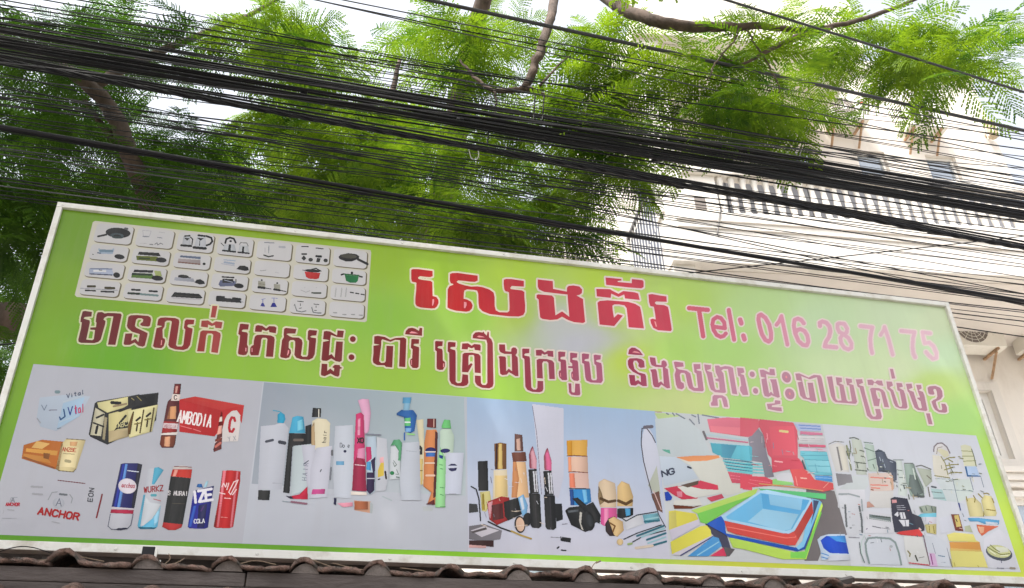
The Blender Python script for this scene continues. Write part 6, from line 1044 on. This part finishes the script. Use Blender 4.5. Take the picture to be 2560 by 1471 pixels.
clB = [(1510, 90, 90, 60, 4.9, 6.2, 55, 12), (1530, 190, 100, 70, 4.9, 6.2, 80, 14), (1450, 270, 120, 50, 5.0, 6.5, 55, 10), (1500, 340, 140, 50, 5.2, 6.8, 60, 14), (1520, 415, 80, 45, 5.2, 6.5, 24, 20), (1400, 480, 120, 50, 5.4, 7, 50, 14), (1400, 590, 80, 50, 5.4, 7.5, 50, 8), (1330, 330, 120, 60, 5.4, 7.5, 70, 8),
       (1720, 170, 80, 60, 4.75, 5.6, 48, 12), (1790, 250, 110, 60, 4.75, 5.7, 70, 18), (1725, 280, 60, 30, 4.8, 5.6, 12, 20), (1900, 130, 110, 45, 4.75, 5.6, 44, 10), (1950, 230, 80, 60, 4.75, 5.6, 44, 18), (1940, 275, 40, 40, 4.75, 5.5, 14, 25), (2120, 110, 120, 60, 4.7, 5.8, 60, 10), (2250, 90, 130, 50, 4.7, 5.8, 66, 8), (2240, 150, 110, 50, 4.7, 5.6, 52, 10), (2390, 110, 110, 60, 4.7, 5.8, 60, 8), (2430, 165, 60, 40, 4.7, 5.6, 28, 10), (2380, 205, 50, 30, 4.7, 5.5, 12, 15), (2120, 140, 60, 40, 4.8, 5.6, 12, 10), (2500, 70, 60, 50, 5, 6.4, 22, 8), (1350, 60, 60, 40, 5.4, 7, 10, 8), (1300, 40, 150, 40, 6, 8, 34, 8), (1990, 50, 200, 20, 4.9, 6, 40, 5), (740, 90, 170, 80, 5.6, 8, 150, 12), (830, 170, 110, 60, 5.6, 8, 50, 12), (560, 60, 80, 40, 6, 8, 10, 5), (1080, 90, 130, 70, 5.6, 8, 90, 8), (1220, 150, 110, 90, 5.6, 7.5, 70, 8), (700, 320, 150, 80, 5.8, 8.5, 130, 5), (900, 270, 170, 60, 5.8, 8.5, 110, 5),        (1000, 400, 260, 110, 5.6, 8.5, 330, 6), (760, 480, 250, 70, 5.5, 8.5, 220, 6), (1150, 520, 260, 70, 5.5, 8, 240, 6)]
make_tree('flame_tree', 'feathery leaved tree whose bare brown limbs arch down over the cables toward the white house', bB, limbsB, clB, 9, MAT['leaf'], 300, dens=.54, world=[(-3.6, 4.6, 10.6, 2.6, 2.0, .9, 260), (-3.0, 2.6, 8.0, 2.2, 1.8, 1.1, 260), (0.2, 2.4, 8.3, 2.4, 1.8, 1.1, 300), (2.6, 2.8, 8.4, 2.0, 1.6, 1.0, 220), (-5.2, 2.2, 7.6, 1.6, 1.6, 1.1, 140)])  # world: unseen crown clusters, placed to shade the sign and left leaves
# darker tree further back, filling the gaps low on the left
bC = SG.w(-4.5, 12.5, 0.0)
limbsC = [('trunk', [bC, SG.w(-4.4, 12.5, 3.0), SG.w(-4.0, 12.4, 6.0), SG.w(-3.4, 12.2, 9.0)], [.34, .28, .22, .12]), ('limb', [SG.w(-4.1, 12.4, 5.4), SG.w(-2.0, 12.0, 7.6), SG.w(0.5, 11.8, 8.6)], [.16, .12, .05])]
clC = [(60, 520, 220, 120, 10.5, 13.5, 220, 8), (380, 470, 260, 90, 10.5, 13.5, 220, 8), (760, 560, 300, 70, 10, 13, 200, 8), (1120, 560, 180, 60, 9.5, 11.5, 90, 8), (60, 720, 160, 140, 10, 13, 160, 8), (300, 250, 200, 90, 11, 14, 50, 8), (60, 900, 120, 100, 10, 13, 60, 8), (250, 110, 280, 90, 11, 14, 70, 8), (650, 420, 320, 120, 10.5, 13, 180, 8), (980, 330, 220, 80, 10.5, 13, 60, 8), (1330, 480, 160, 90, 9, 11, 50, 8), (200, 1330, 420, 60, 9, 11, 90, 5), (600, 1390, 300, 40, 9, 11, 60, 5)]
make_tree('shade_tree', 'dark dense tree standing further back behind the left end of the billboard', bC, limbsC, clC, 13, MAT['leaf_dark'], 0, dens=.6)
